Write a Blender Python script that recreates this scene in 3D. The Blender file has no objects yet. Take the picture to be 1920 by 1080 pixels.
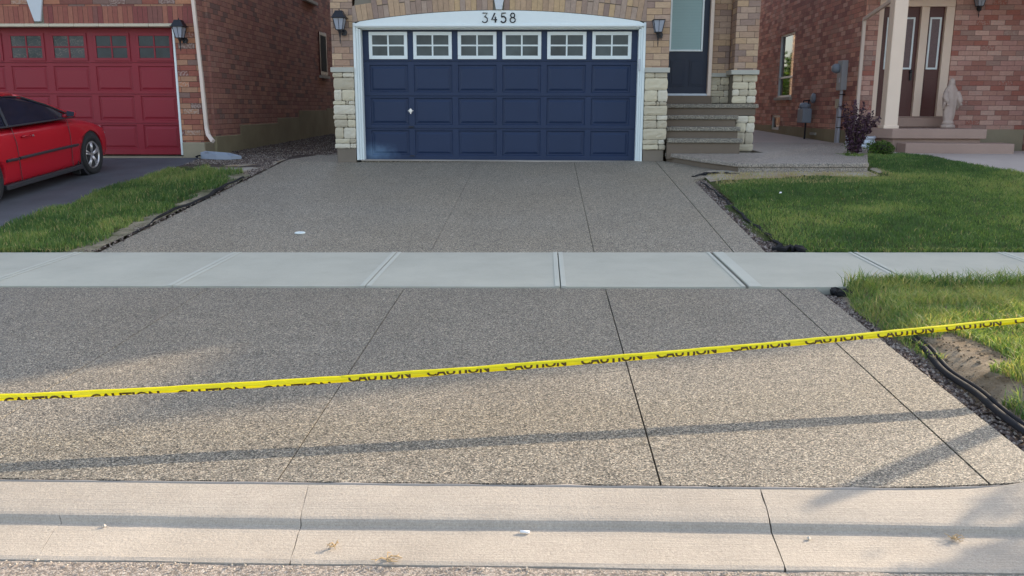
import bpy, bmesh, math, random
import numpy as np
from mathutils import Vector, Matrix
R = math.radians
random.seed(7); rng = np.random.default_rng(7)
scene = bpy.context.scene
# ------------------------------------------------------------------ camera
F = 1600.0; PIT = .206; YAW = .0367; ROL = .0026
cam = bpy.data.cameras.new('camera'); cam_o = bpy.data.objects.new('camera', cam)
scene.collection.objects.link(cam_o); scene.camera = cam_o
cam.sensor_fit = 'HORIZONTAL'; cam.sensor_width = 36; cam.lens = F/1920*36
cam.clip_start = .05; cam.clip_end = 500
fw = Vector((-math.sin(YAW)*math.cos(PIT), math.cos(YAW)*math.cos(PIT), -math.sin(PIT)))
rt0 = Vector((math.cos(YAW), math.sin(YAW), 0)); up0 = rt0.cross(fw)
rt = rt0*math.cos(ROL)+up0*math.sin(ROL); up = -rt0*math.sin(ROL)+up0*math.cos(ROL)
CAM = Vector((0, 0, 1.3723))
cam_o.matrix_world = Matrix(((rt.x, up.x, -fw.x, 0), (rt.y, up.y, -fw.y, 0), (rt.z, up.z, -fw.z, CAM.z), (0, 0, 0, 1)))
# ------------------------------------------------------------------ light
EL = R(22); AZ = R(35)                    # sun stands over the houses on the right
SUNV = Vector((math.cos(EL)*math.cos(AZ), math.cos(EL)*math.sin(AZ), math.sin(EL)))
w = bpy.data.worlds.new('World'); scene.world = w; w.use_nodes = True
nt = w.node_tree; bg = nt.nodes['Background']
sky = nt.nodes.new('ShaderNodeTexSky'); sky.sky_type = 'NISHITA'; sky.sun_disc = False
sky.sun_elevation = EL; sky.sun_rotation = math.pi/2-AZ
sky.air_density = 1.0; sky.dust_density = 2.0; sky.ozone_density = 1.0
hs = nt.nodes.new('ShaderNodeHueSaturation'); hs.inputs['Saturation'].default_value = .70
nt.links.new(sky.outputs[0], hs.inputs['Color']); nt.links.new(hs.outputs[0], bg.inputs[0]); bg.inputs[1].default_value = .15
sl = bpy.data.lights.new('sun', 'SUN'); sl.energy = 2.75; sl.angle = R(.6); sl.color = (1, .82, .60)
so = bpy.data.objects.new('sun', sl); scene.collection.objects.link(so)
so.rotation_euler = SUNV.to_track_quat('Z', 'Y').to_euler()
scene.view_settings.view_transform = 'Standard'; scene.view_settings.look = 'None'
scene.view_settings.exposure = 1.66; scene.view_settings.gamma = 1
scene.cycles.max_bounces = 6; scene.cycles.diffuse_bounces = 5; scene.cycles.glossy_bounces = 3
scene.cycles.transparent_max_bounces = 6; scene.cycles.use_denoising = True
try: scene.cycles.use_adaptive_sampling = True
except Exception: pass
C = scene.collection
# ------------------------------------------------------------------ ground model
YN = 6.571; YF = YN+1.5; YC = 3.25
def cx(X): return .0087*max(-14, min(14, X))
def gz(X, Y):
    if Y < 2.72: return cx(X)-.200
    if Y < YC: return cx(X)-.165
    if Y < YN: return cx(X)+.038*(Y-YN)
    if Y < YF: return cx(X)+.0166*(Y-YN)
    if Y < 14.35: return cx(X)+.0249+.0846*(Y-YF)
    return cx(X)*.3+.5561+.016*min(Y-14.35, 14)+cx(X)*.7*max(0, 1-(Y-14.35)/2)
# ------------------------------------------------------------------ mesh builder
class MB:
    def __init__(s): s.v = []; s.f = []; s.r = []; s.m = []
    def add(s, vs, fs, rnd=0., mi=0):
        b = len(s.v); s.v += [tuple(v) for v in vs]; s.r += [rnd]*len(vs)
        for f in fs: s.f.append([b+i for i in f]); s.m.append(mi)
        return s
    def box(s, x0, x1, y0, y1, z0, z1, rnd=0., mi=0):
        vs = [(x, y, z) for z in (z0, z1) for y in (y0, y1) for x in (x0, x1)]
        return s.hexa(vs, rnd, mi)
    def hexa(s, vs, rnd=0., mi=0):   # order: x fastest, then y, then z
        return s.add(vs, [(0, 2, 3, 1), (4, 5, 7, 6), (0, 1, 5, 4), (2, 6, 7, 3), (0, 4, 6, 2), (1, 3, 7, 5)], rnd, mi)
    def prism(s, poly, axis, a0, a1, rnd=0., mi=0):
        # poly in the two other axes (xz for axis y, xy for z, yz for x)
        def P(p, a): return {'x': (a, p[0], p[1]), 'y': (p[0], a, p[1]), 'z': (p[0], p[1], a)}[axis]
        n = len(poly); vs = [P(p, a0) for p in poly]+[P(p, a1) for p in poly]
        fs = [tuple(range(n)), tuple(range(2*n-1, n-1, -1))]+[(i, i+n, (i+1) % n+n, (i+1) % n) for i in range(n)]
        return s.add(vs, fs, rnd, mi)
    def slab(s, X0, X1, Y0, Y1, th=.1, dz=0., rnd=0., mi=0, zf=gz, nx=1):
        # slab whose top follows the ground model between its own ends
        e = 1e-4
        vs = []
        for zz in (0, 1):
            for Y in (Y0, Y1):
                for X in (X0(Y) if callable(X0) else X0, X1(Y) if callable(X1) else X1):
                    t = zf(X, min(max(Y, Y0+e), Y1-e))+dz
                    vs.append((X, Y, t if zz else t-th))
        return s.hexa(vs, rnd, mi)
    def tube(s, path, r, n=8, cap=True, rnd=0., mi=0, flat=1.):
        path = [Vector(p) for p in path]; rings = []; k = len(path)
        ref = Vector((0, 0, 1))
        t0 = (path[-1]-path[0]).normalized()
        if abs(t0.z) > .9: ref = Vector((0, 1, 0))
        vs = []
        for i, p in enumerate(path):
            t = (path[min(i+1, k-1)]-path[max(i-1, 0)]).normalized()
            a = t.cross(ref); a = a.normalized() if a.length > 1e-6 else Vector((1, 0, 0)); b = t.cross(a).normalized()
            rr = r[i] if isinstance(r, (list, tuple)) else r
            for j in range(n):
                th = 2*math.pi*j/n+math.pi/n
                vs.append(p+a*math.cos(th)*rr+b*math.sin(th)*rr*flat)
        fs = []
        for i in range(k-1):
            for j in range(n):
                fs.append((i*n+j, i*n+(j+1) % n, (i+1)*n+(j+1) % n, (i+1)*n+j))
        if cap: fs += [tuple(range(n-1, -1, -1)), tuple(range((k-1)*n, k*n))]
        return s.add(vs, fs, rnd, mi)
    def lathe(s, prof, c=(0, 0, 0), n=24, axis='z', rnd=0., mi=0, sx=1., sy=1.):
        vs = []; c = Vector(c)
        for (r, h) in prof:
            for j in range(n):
                th = 2*math.pi*j/n; a, b = r*math.cos(th)*sx, r*math.sin(th)*sy
                vs.append(c+Vector({'z': (a, b, h), 'x': (h, a, b), 'y': (a, h, b)}[axis]))
        k = len(prof); fs = []
        for i in range(k-1):
            for j in range(n): fs.append((i*n+j, i*n+(j+1) % n, (i+1)*n+(j+1) % n, (i+1)*n+j))
        if prof[0][0] > 1e-4: fs.append(tuple(range(n-1, -1, -1)))
        if prof[-1][0] > 1e-4: fs.append(tuple(range((k-1)*n, k*n)))
        return s.add(vs, fs, rnd, mi)
    def build(s, name, mats, parent=None, bevel=0., seg=2, smooth=False, recalc=True, sub=0):
        me = bpy.data.meshes.new(name); me.from_pydata(s.v, [], s.f); me.update()
        if recalc:
            bm = bmesh.new(); bm.from_mesh(me); bmesh.ops.recalc_face_normals(bm, faces=bm.faces); bm.to_mesh(me); bm.free()
        if not isinstance(mats, (list, tuple)): mats = [mats]
        for m in mats: me.materials.append(m)
        me.polygons.foreach_set('material_index', s.m)
        a = me.attributes.new('rnd', 'FLOAT', 'POINT'); a.data.foreach_set('value', s.r)
        uv_box(me)
        if smooth: me.polygons.foreach_set('use_smooth', [True]*len(me.polygons))
        o = bpy.data.objects.new(name, me); C.objects.link(o)
        if parent is not None:
            o.parent = parent; o.matrix_parent_inverse = pinv(parent)
        if bevel:
            b = o.modifiers.new('bevel', 'BEVEL'); b.width = bevel; b.segments = seg; b.limit_method = 'ANGLE'; b.angle_limit = R(35)
            if not smooth: b.harden_normals = False
        if sub:
            b = o.modifiers.new('sub', 'SUBSURF'); b.levels = sub; b.render_levels = sub
        return o
def pinv(p):
    M = Matrix.Identity(4)
    chain = []
    while p is not None: chain.append(p); p = p.parent
    for q in reversed(chain): M = M @ (q.matrix_parent_inverse if q.parent else Matrix.Identity(4)) @ Matrix.LocRotScale(q.location, q.rotation_euler, q.scale)
    return M.inverted()
def uv_box(me):
    n = len(me.loops); uv = me.uv_layers.new(name='UVMap')
    co = np.empty(len(me.vertices)*3); me.vertices.foreach_get('co', co); co = co.reshape(-1, 3)
    vi = np.empty(n, int); me.loops.foreach_get('vertex_index', vi)
    ls = np.empty(len(me.polygons), int); me.polygons.foreach_get('loop_total', ls)
    nr = np.empty(len(me.polygons)*3); me.polygons.foreach_get('normal', nr); nr = np.abs(nr.reshape(-1, 3))
    ax = np.repeat(np.argmax(nr*np.array([1, 1, .95]), axis=1), ls); p = co[vi]
    u = np.where(ax == 0, p[:, 1], p[:, 0]); v = np.where(ax == 2, p[:, 1], p[:, 2])
    uv.data.foreach_set('uv', np.stack([u, v], 1).ravel())
def tag(o, label=None, cat=None, group=None, kind=None):
    if label: o['label'] = label
    if cat: o['category'] = cat
    if group: o['group'] = group
    if kind: o['kind'] = kind
    return o
def thing(name, label, cat, loc=(0, 0, 0), rotz=0, group=None):
    o = bpy.data.objects.new(name, None); C.objects.link(o); o.location = loc; o.rotation_euler = (0, 0, rotz)
    o.empty_display_size = .2
    return tag(o, label, cat, group)
def struct(o): o['kind'] = 'structure'; return o
def dup(root, loc, rotz, label, group=None):
    r = root.copy(); C.objects.link(r); r.location = loc; r.rotation_euler = (0, 0, rotz); r['label'] = label
    if group: r['group'] = group
    for ch in list(root.children):
        c = ch.copy(); C.objects.link(c); c.parent = r
        for g in list(ch.children):
            d = g.copy(); C.objects.link(d); d.parent = c
    return r
def text_geo(s, size=1., off=0.):
    cu = bpy.data.curves.new('t', 'FONT'); cu.body = s; cu.size = size; cu.resolution_u = 3; cu.offset = off
    o = bpy.data.objects.new('t', cu); C.objects.link(o)
    dg = bpy.context.evaluated_depsgraph_get(); me = bpy.data.meshes.new_from_object(o.evaluated_get(dg))
    vs = [tuple(v.co) for v in me.vertices]; fs = [tuple(p.vertices) for p in me.polygons]
    bpy.data.objects.remove(o); bpy.data.curves.remove(cu); bpy.data.meshes.remove(me)
    return vs, fs
# ------------------------------------------------------------------ materials
def lin(c):
    return tuple((x/255/12.92 if x/255 <= .04045 else ((x/255+.055)/1.055)**2.4) for x in c)+(1,)
class NB:
    """small node helper"""
    def __init__(s, name):
        s.m = bpy.data.materials.new(name); s.m.use_nodes = True; s.t = s.m.node_tree
        s.p = s.t.nodes['Principled BSDF']; s.out = s.t.nodes['Material Output']
    def n(s, typ, **kw):
        x = s.t.nodes.new(typ)
        for k, v in kw.items():
            if hasattr(x, k): setattr(x, k, v)
        return x
    def l(s, a, b): s.t.links.new(a, b)
    def val(s, sock, v):
        if isinstance(v, bpy.types.NodeSocket): s.l(v, sock)
        else: sock.default_value = v
    def math(s, op, a, b=None, c=None, clamp=False):
        x = s.n('ShaderNodeMath', operation=op); x.use_clamp = clamp; s.val(x.inputs[0], a)
        if b is not None: s.val(x.inputs[1], b)
        if c is not None: s.val(x.inputs[2], c)
        return x.outputs[0]
    def mix(s, fac, a, b, mode='MIX'):
        x = s.n('ShaderNodeMix', data_type='RGBA', blend_type=mode); s.val(x.inputs[0], fac); s.val(x.inputs[6], a); s.val(x.inputs[7], b)
        return x.outputs[2]
    def ramp(s, fac, stops, const=False):
        x = s.n('ShaderNodeValToRGB'); cr = x.color_ramp
        if const: cr.interpolation = 'CONSTANT'
        while len(cr.elements) < len(stops): cr.elements.new(.5)
        for e, (p, c) in zip(cr.elements, stops): e.position = p; e.color = c if len(c) == 4 else (*c, 1)
        s.l(fac, x.inputs[0]); return x.outputs[0]
    def pos(s): return s.n('ShaderNodeNewGeometry').outputs['Position']
    def obj(s): return s.n('ShaderNodeTexCoord').outputs['Object']
    def uv(s): return s.n('ShaderNodeUVMap').outputs[0]
    def noise(s, vec, scale, detail=3, rough=.55, out='Fac'):
        x = s.n('ShaderNodeTexNoise'); s.l(vec, x.inputs['Vector']); x.inputs['Scale'].default_value = scale
        x.inputs['Detail'].default_value = detail; x.inputs['Roughness'].default_value = rough; return x.outputs[0 if out == 'Fac' else 1]
    def vor(s, vec, scale, feature='F1', out='Distance'):
        x = s.n('ShaderNodeTexVoronoi', feature=feature); s.l(vec, x.inputs['Vector']); x.inputs['Scale'].default_value = scale; return x.outputs[out]
    def mapv(s, vec, sc=(1, 1, 1), rot=(0, 0, 0)):
        x = s.n('ShaderNodeMapping'); s.l(vec, x.inputs[0]); x.inputs['Scale'].default_value = sc; x.inputs['Rotation'].default_value = rot; return x.outputs[0]
    def bump(s, h, dist=.002, strength=1.):
        x = s.n('ShaderNodeBump'); s.l(h, x.inputs['Height']); x.inputs['Distance'].default_value = dist; x.inputs['Strength'].default_value = strength
        s.l(x.outputs[0], s.p.inputs['Normal']); return x
    def col(s, v): s.val(s.p.inputs['Base Color'], v); return s
    def rough(s, v, spec=.4): s.val(s.p.inputs['Roughness'], v); s.p.inputs['Specular IOR Level'].default_value = spec; return s
def shade(c, k): return tuple(min(1, x*k) for x in c[:3])+(1,)
def mul(nb, col, fac, lo, hi):
    """multiply a colour by a factor ranging lo..hi"""
    f = nb.math('MULTIPLY_ADD', fac, hi-lo, lo)
    x = nb.n('ShaderNodeVectorMath', operation='SCALE'); nb.l(col, x.inputs[0]); nb.l(f, x.inputs[3]); return x.outputs[0]
def rgb(nb, c):
    x = nb.n('ShaderNodeRGB'); x.outputs[0].default_value = c; return x.outputs[0]
def m_plain(name, c, rough=.6, var=.12, scale=8., spec=.4, metal=0., bump=.0, coat=0.):
    nb = NB(name); v = nb.pos(); n1 = nb.noise(v, scale, 4)
    nb.col(mul(nb, rgb(nb, c), n1, 1-var, 1+var)); nb.rough(nb.math('MULTIPLY_ADD', n1, .2, rough-.1), spec)
    nb.p.inputs['Metallic'].default_value = metal; nb.p.inputs['Coat Weight'].default_value = coat
    if bump: nb.bump(nb.noise(v, scale*12, 3), bump)
    return nb.m
def m_brick(name, pal, mortar, bw, bh, uoff=0., voff=0., mw=.009, dirt=.25, chalk=0.):
    nb = NB(name); uv = nb.uv(); sp = nb.n('ShaderNodeSeparateXYZ'); nb.l(uv, sp.inputs[0])
    wob = nb.noise(uv, 14, 2); w2 = nb.math('MULTIPLY_ADD', wob, .006, -.003)
    u = nb.math('ADD', nb.math('ADD', sp.outputs[0], uoff), w2); v = nb.math('ADD', nb.math('ADD', sp.outputs[1], voff), w2)
    vr = nb.math('DIVIDE', v, bh); row = nb.math('FLOOR', vr); fv = nb.math('MULTIPLY', nb.math('FRACT', vr), bh)
    off = nb.math('MULTIPLY', nb.math('FLOORED_MODULO', row, 2.), .5)
    ur = nb.math('ADD', nb.math('DIVIDE', u, bw), off); colm = nb.math('FLOOR', ur); fu = nb.math('MULTIPLY', nb.math('FRACT', ur), bw)
    cb = nb.n('ShaderNodeCombineXYZ'); nb.l(colm, cb.inputs[0]); nb.l(row, cb.inputs[1])
    wn = nb.n('ShaderNodeTexWhiteNoise', noise_dimensions='2D'); nb.l(cb.outputs[0], wn.inputs[0]); rnd = wn.outputs[0]
    n = len(pal); bc = nb.ramp(rnd, [(i/n, lin(c)) for i, c in enumerate(pal)], True)
    sub = nb.noise(nb.mapv(uv, (1, 2.2, 1)), 16, 4, .65); bc = mul(nb, bc, sub, .68, 1.32)
    if chalk:   # white mortar smears left on some bricks
        ch = nb.math('MULTIPLY', nb.math('GREATER_THAN', nb.math('FRACT', nb.math('MULTIPLY', rnd, 17.3)), .86), nb.math('GREATER_THAN', nb.noise(uv, 30, 3), .52))
        bc = nb.mix(nb.math('MULTIPLY', ch, chalk), bc, lin((178, 160, 150)))
    def edge(f, wd):
        x = nb.n('ShaderNodeMapRange'); nb.l(f, x.inputs[0]); x.inputs[1].default_value = wd*.7; x.inputs[2].default_value = wd*1.3
        x.inputs[3].default_value = 1; x.inputs[4].default_value = 0; return x.outputs[0]
    mk = nb.math('MAXIMUM', edge(fu, mw), edge(fv, mw))
    mc = mul(nb, rgb(nb, lin(mortar)), nb.noise(uv, 25, 3), .7, 1.3)
    c = nb.mix(mk, bc, mc)
    big = nb.noise(uv, .8, 4, .6); c = mul(nb, c, big, 1-dirt, 1+dirt)
    nb.col(c).rough(.9, .25)
    h = nb.math('ADD', nb.math('MULTIPLY', mk, -1.), nb.math('MULTIPLY', nb.noise(uv, 60, 3), .5)); nb.bump(h, .005, .8)
    return nb.m
def m_rnd(name, pal, rough=.9, bumpd=.003, scale=18., var=.28, jitter=True):
    nb = NB(name); a = nb.n('ShaderNodeAttribute'); a.attribute_name = 'rnd'; n = len(pal)
    c = nb.ramp(a.outputs['Fac'], [(i/n, lin(x)) for i, x in enumerate(pal)], True)
    v = nb.pos(); n1 = nb.noise(v, scale, 5, .65); c = mul(nb, c, n1, 1-var, 1+var)
    nb.col(c).rough(rough, .25); nb.bump(nb.noise(v, scale*2.5, 4, .6), bumpd); return nb.m
def m_agg(name, dark, mid, light, scale=95., tint=.14):
    """exposed aggregate: pebbles set in cement paste"""
    nb = NB(name); v = nb.pos(); warp = nb.noise(v, 60, 2, out='Color')
    vm = nb.n('ShaderNodeVectorMath', operation='MULTIPLY_ADD'); nb.l(warp, vm.inputs[0]); vm.inputs[1].default_value = (.006, .006, .006); nb.l(v, vm.inputs[2])
    x = nb.n('ShaderNodeTexVoronoi', feature='F1'); nb.l(vm.outputs[0], x.inputs['Vector']); x.inputs['Scale'].default_value = scale
    sp = nb.n('ShaderNodeSeparateColor'); nb.l(x.outputs['Color'], sp.inputs[0])
    st = nb.ramp(sp.outputs[0], [(0, dark), (.18, shade(mid, .62)), (.36, shade(mid, 1.02)), (.6, shade(mid, 1.3)), (.8, light), (.94, shade(light, 1.2))], True)
    warm = nb.mix(nb.math('MULTIPLY', sp.outputs[1], .5), st, nb.mix(1., st, (1.22, .98, .78, 1), 'MULTIPLY'))
    e = nb.ramp(x.outputs['Distance'], [(0, (0, 0, 0)), (.55, (0, 0, 0)), (.85, (1, 1, 1))])
    c = nb.mix(nb.math('MULTIPLY', e, .7), warm, shade(mid, .45))
    big = nb.noise(v, 1.3, 5, .6); c = mul(nb, c, big, 1-tint, 1+tint); c = mul(nb, c, nb.noise(v, 55, 3, .85), .55, 1.48); c = mul(nb, c, nb.noise(v, 11, 4, .7), .84, 1.18)
    blot = nb.noise(v, .45, 3, .5); c = nb.mix(nb.math('MULTIPLY', blot, .6), c, nb.mix(1., c, (1.14, .99, .78, 1), 'MULTIPLY'))
    nb.col(c).rough(.62, .35); nb.bump(nb.math('MULTIPLY', x.outputs['Distance'], -1.), .003, .5); return nb.m
def m_conc(name, c, var=.12, grain=.12, streak=0., rough=.85, patch=1.2, dist=.0012):
    nb = NB(name); v = nb.pos(); b = nb.noise(v, patch, 6, .62); f = nb.noise(v, 160, 3, .7)
    k = mul(nb, rgb(nb, c), b, 1-var*1.3, 1+var*1.3); k = mul(nb, k, f, 1-grain, 1+grain)
    st = nb.noise(v, 5, 5, .7); k = nb.mix(nb.ramp(st, [(.55, (0, 0, 0)), (.75, (.35, .35, .35))]), k, mul(nb, k, st, .72, .9))
    h = f
    if streak:
        s = nb.noise(nb.mapv(v, (1.2, 55, 1)), 2., 4, .8); k = mul(nb, k, s, 1-streak, 1+streak); k = mul(nb, k, nb.noise(v, 70, 3, .85), .80, 1.20); k = mul(nb, k, nb.noise(v, 7, 5, .75), .86, 1.12); h = nb.math('ADD', nb.noise(v, 75, 4, .8), nb.math('MULTIPLY', s, .9))
        pit = nb.vor(v, 55); pm = nb.math('LESS_THAN', pit, nb.math('MULTIPLY', nb.noise(v, 9, 2), .36)); k = nb.mix(nb.math('MULTIPLY', pm, .3), k, shade(c, .5))
    nb.col(k).rough(rough, .3); nb.bump(h, dist, .9); return nb.m
M = {}
M['agg'] = m_agg('exposed_aggregate', (.035, .035, .032, 1), (.160, .157, .141, 1), (.355, .343, .300, 1), 180, .16)
M['agg_lightened'] = m_agg('exposed_aggregate_lightened', (.045, .044, .040, 1), (.195, .190, .168, 1), (.42, .405, .350, 1), 165, .16)  # same aggregate, colour lightened to offset dimmer sky light near the house
M['agg2'] = m_agg('exposed_aggregate_walkway', (.06, .058, .058, 1), (.24, .228, .215, 1), (.38, .36, .335, 1), 150)
M['riser'] = m_conc('formed_concrete_riser', lin((106, 94, 82)), .2, .2)
M['sidewalk'] = m_conc('sidewalk_concrete', lin((168, 167, 155)), .17, .16, patch=1.4, dist=.002)
M['tool'] = m_conc('tooled_concrete_margin', lin((176, 177, 167)), .08, .08)
M['curb'] = m_conc('curb_concrete', lin((163, 154, 142)), .24, .42, .05, dist=.004)
M['curblip'] = m_conc('curb_smear', lin((158, 150, 142)), .2, .2)
M['found'] = m_conc('parged_foundation', lin((150, 140, 118)), .28, .12)
M['found_d'] = m_conc('parged_foundation_green', lin((150, 140, 112)), .35, .12)
M['found_b'] = m_conc('garage_footing', lin((120, 110, 98)), .2, .12)
M['porch'] = m_conc('porch_concrete', lin((158, 134, 122)), .16, .12)
M['path2'] = m_conc('path_concrete', lin((172, 160, 152)), .12, .1)
M['cap'] = m_conc('limestone_cap', lin((172, 170, 160)), .12, .14)
M['key'] = m_conc('keystone_precast', lin((196, 202, 206)), .06, .05)
M['road'] = m_agg('road_asphalt', (.15, .14, .13, 1), (.24, .222, .205, 1), (.33, .31, .285, 1), 150, .25)
M['asphalt'] = m_conc('driveway_asphalt', (.080, .084, .096, 1), .5, .35, rough=.75, patch=1.1)
M['white'] = m_plain('white_aluminium', lin((214, 222, 222)), .4, .04, 2.)
M['cream'] = m_plain('cream_aluminium', lin((212, 194, 180)), .45, .06, 2.)
M['beige'] = m_plain('beige_lintel', lin((190, 180, 158)), .5, .08, 3.)
M['cream2'] = m_plain('cream_painted_wood', lin((226, 204, 184)), .5, .07, 3.)
M['blue'] = m_plain('navy_paint', lin((30, 44, 72)), .5, .10, 1.4, .35)
M['bluedoor'] = m_plain('dark_navy_paint', lin((22, 33, 54)), .45, .08, 2., .35)
M['red'] = m_plain('burgundy_paint', lin((132, 30, 44)), .5, .06, 1.2, .35)
M['brown'] = m_plain('brown_door_paint', lin((86, 50, 46)), .45, .1, 3.)
M['black'] = m_plain('black_metal', (.012, .013, .018, 1), .4, .2, 20, .4)
M['plastic'] = m_plain('black_plastic', (.014, .014, .017, 1), .7, .5, 9, .2)
M['fabric'] = m_plain('black_membrane', (.010, .010, .012, 1), .8, .5, 25, .3)
M['rubber'] = m_plain('tyre_rubber', (.018, .018, .020, 1), .8, .2, 20)
M['alloy'] = m_plain('alloy_metal', (.55, .54, .56, 1), .35, .1, 10, .5, .8)
M['chrome'] = m_plain('steel_metal', (.65, .66, .68, 1), .3, .05, 10, .5, .8)
M['galv'] = m_plain('galvanised_metal', (.42, .46, .52, 1), .45, .15, 8, .5, .4)
M['grey'] = m_plain('grey_paint', lin((160, 162, 166)), .5, .08, 4)
M['grey2'] = m_plain('blue_grey_paint', lin((134, 144, 156)), .5, .1, 6)
M['pvc'] = m_plain('grey_pvc', lin((180, 182, 190)), .5, .08, 4)
M['tag'] = m_plain('white_sticker', lin((190, 196, 210)), .5, .03, 4)
M['statue'] = m_plain('cast_stone', lin((184, 166, 156)), .85, .16, 14, .2, bump=.002)
M['splash'] = m_conc('splash_block_plastic', lin((150, 158, 170)), .12, .12)
M['mat'] = m_plain('door_mat', lin((64, 44, 44)), .95, .2, 30)
M['interior'] = m_plain('dark_interior', (.01, .01, .012, 1), .9, .1, 3)
M['carred'] = m_plain('red_car_paint', (.37, .003, .014, 1), .38, .01, .6, .5, coat=.35)
M['trim'] = m_plain('dark_rubbing_strip', (.03, .03, .036, 1), .5, .1, 10)
M['lamp'] = m_plain('clear_headlight', (.5, .48, .46, 1), .15, .1, 10, .6)
M['wood'] = m_plain('weathered_wood', lin((150, 122, 88)), .85, .2, 12)
M['shingle'] = m_plain('roof_shingle', (.07, .06, .055, 1), .9, .3, 6)
M['bark'] = m_plain('bark', lin((96, 84, 70)), .9, .3, 14, bump=.01)
M['twig'] = m_plain('dry_plant', lin((176, 150, 112)), .8, .2, 60)
M['pebble'] = m_plain('pale_stone', lin((180, 172, 160)), .8, .2, 60)
M['paper'] = m_plain('white_scrap', lin((225, 225, 225)), .7, .05, 30)
nbg = None
def m_reflect(name):  # curved tan reflections painted into the pane colour
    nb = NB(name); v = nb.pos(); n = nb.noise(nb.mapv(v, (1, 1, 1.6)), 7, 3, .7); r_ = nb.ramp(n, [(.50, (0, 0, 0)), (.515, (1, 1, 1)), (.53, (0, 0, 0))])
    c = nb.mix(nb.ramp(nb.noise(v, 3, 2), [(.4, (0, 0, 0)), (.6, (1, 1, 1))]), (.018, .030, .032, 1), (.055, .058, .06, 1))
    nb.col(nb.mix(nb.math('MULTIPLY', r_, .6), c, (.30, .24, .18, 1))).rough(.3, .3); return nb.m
def m_glass(name, c, rough=.08, spec=.5, scale=6., var=.5):
    nb = NB(name); v = nb.pos(); n1 = nb.noise(v, scale, 3)
    nb.col(mul(nb, rgb(nb, c), n1, 1-var, 1+var)).rough(rough, spec); return nb.m
M['glass'] = m_glass('garage_glass', (.055, .068, .070, 1), .3, .35, 2.5, .95)  # broad colour variation stands in for reflections in the panes
M['glassd'] = m_glass('dark_garage_glass', (.022, .030, .036, 1), .25, .3, 8, .7)
M['cglass'] = m_glass('tinted_car_glass', (.010, .012, .026, 1), .05, .45)
M['cglass2'] = m_glass('mirror_dark_glass', (.03, .036, .055, 1), .25, .5)
M['wglass'] = m_glass('window_glass', (.03, .03, .03, 1), .03, .8)
M['blind'] = m_plain('closed_blind', lin((140, 166, 164)), .4, .07, 5.)
M['frost'] = m_plain('frosted_lamp_glass', lin((150, 156, 168)), .35, .12, 30)
M['dglass'] = m_glass('decorative_door_glass', lin((96, 72, 74)), .3, .4, 30, .4)
def adj(p, g, sat=1., var=.62, warm=0.):
    o = []; mn = [sum(c[i] for c in p)/len(p) for i in range(3)]
    for c in p:
        c = [mn[i]+(c[i]-mn[i])*var for i in range(3)]
        a = sum(c)/3; c = [(a+(x-a)*sat)*g for x in c]; c[1] *= 1+warm; c[2] *= 1-warm; o.append(tuple(max(4, min(240, x)) for x in c))
    return o
TAN = [(150, 118, 92), (132, 106, 90), (166, 132, 92), (120, 96, 88), (154, 126, 106), (172, 140, 104), (110, 90, 84), (144, 108, 84)]
M['brick_tan'] = m_brick('tan_brick', adj(TAN, 1.17, .72), (92, 80, 70), .25, .0985, .03, .012, .006, .12)
M['soldier_tan'] = m_rnd('tan_soldier_brick', adj([(148, 118, 90), (124, 102, 92), (170, 138, 92), (112, 92, 88), (140, 120, 108), (164, 132, 98)], 1.17, .75))
ORA = [(150, 84, 62), (128, 60, 52), (140, 92, 72), (156, 92, 66), (112, 56, 52), (138, 74, 58), (104, 74, 72)]
M['brick_red'] = m_brick('orange_red_brick', adj(ORA, 1.25, .68, .9, .03), (66, 46, 42), .285, .0915, .02, .0, .006, .14, .5)
M['soldier_red'] = m_rnd('red_soldier_brick', adj([(140, 76, 58), (116, 50, 50), (150, 88, 64), (108, 66, 60), (132, 66, 54)], 1.2, .7))
SID = [(110, 62, 51), (100, 54, 47), (104, 62, 54), (113, 66, 53), (95, 50, 46), (104, 56, 49), (76, 50, 48), (106, 60, 50)]
M['brick_side'] = m_brick('dark_red_side_brick', adj(SID, 1.9, .56, .85, .02), (96, 78, 70), .24, .0915, .1, .0, .006, .2, .25)
RB = [(146, 92, 80), (156, 106, 94), (134, 74, 64), (162, 116, 104), (140, 66, 54), (150, 96, 88), (128, 92, 84)]
M['brick_right'] = m_brick('pinkish_red_brick', adj(RB, 1.36, .6, .85, .015), (124, 100, 94), .285, .0985, .05, .0, .007, .14, .45)
RB2 = [(120, 68, 56), (132, 80, 64), (106, 56, 50), (128, 86, 74), (98, 50, 46), (124, 66, 54), (112, 72, 60)]
M['brick_right_side'] = m_brick('brown_red_brick', adj(RB2, 1.9, .56, .85, .015), (128, 100, 90), .285, .0985, .05, .0, .007, .18, .2)
M['stone'] = m_rnd('buff_ashlar_stone', [(194, 184, 160), (182, 172, 150), (198, 190, 172), (174, 164, 144)], .9, .006, 9., .14)
M['stonej'] = m_conc('stone_mortar', lin((120, 114, 102)), .1, .1)
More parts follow.
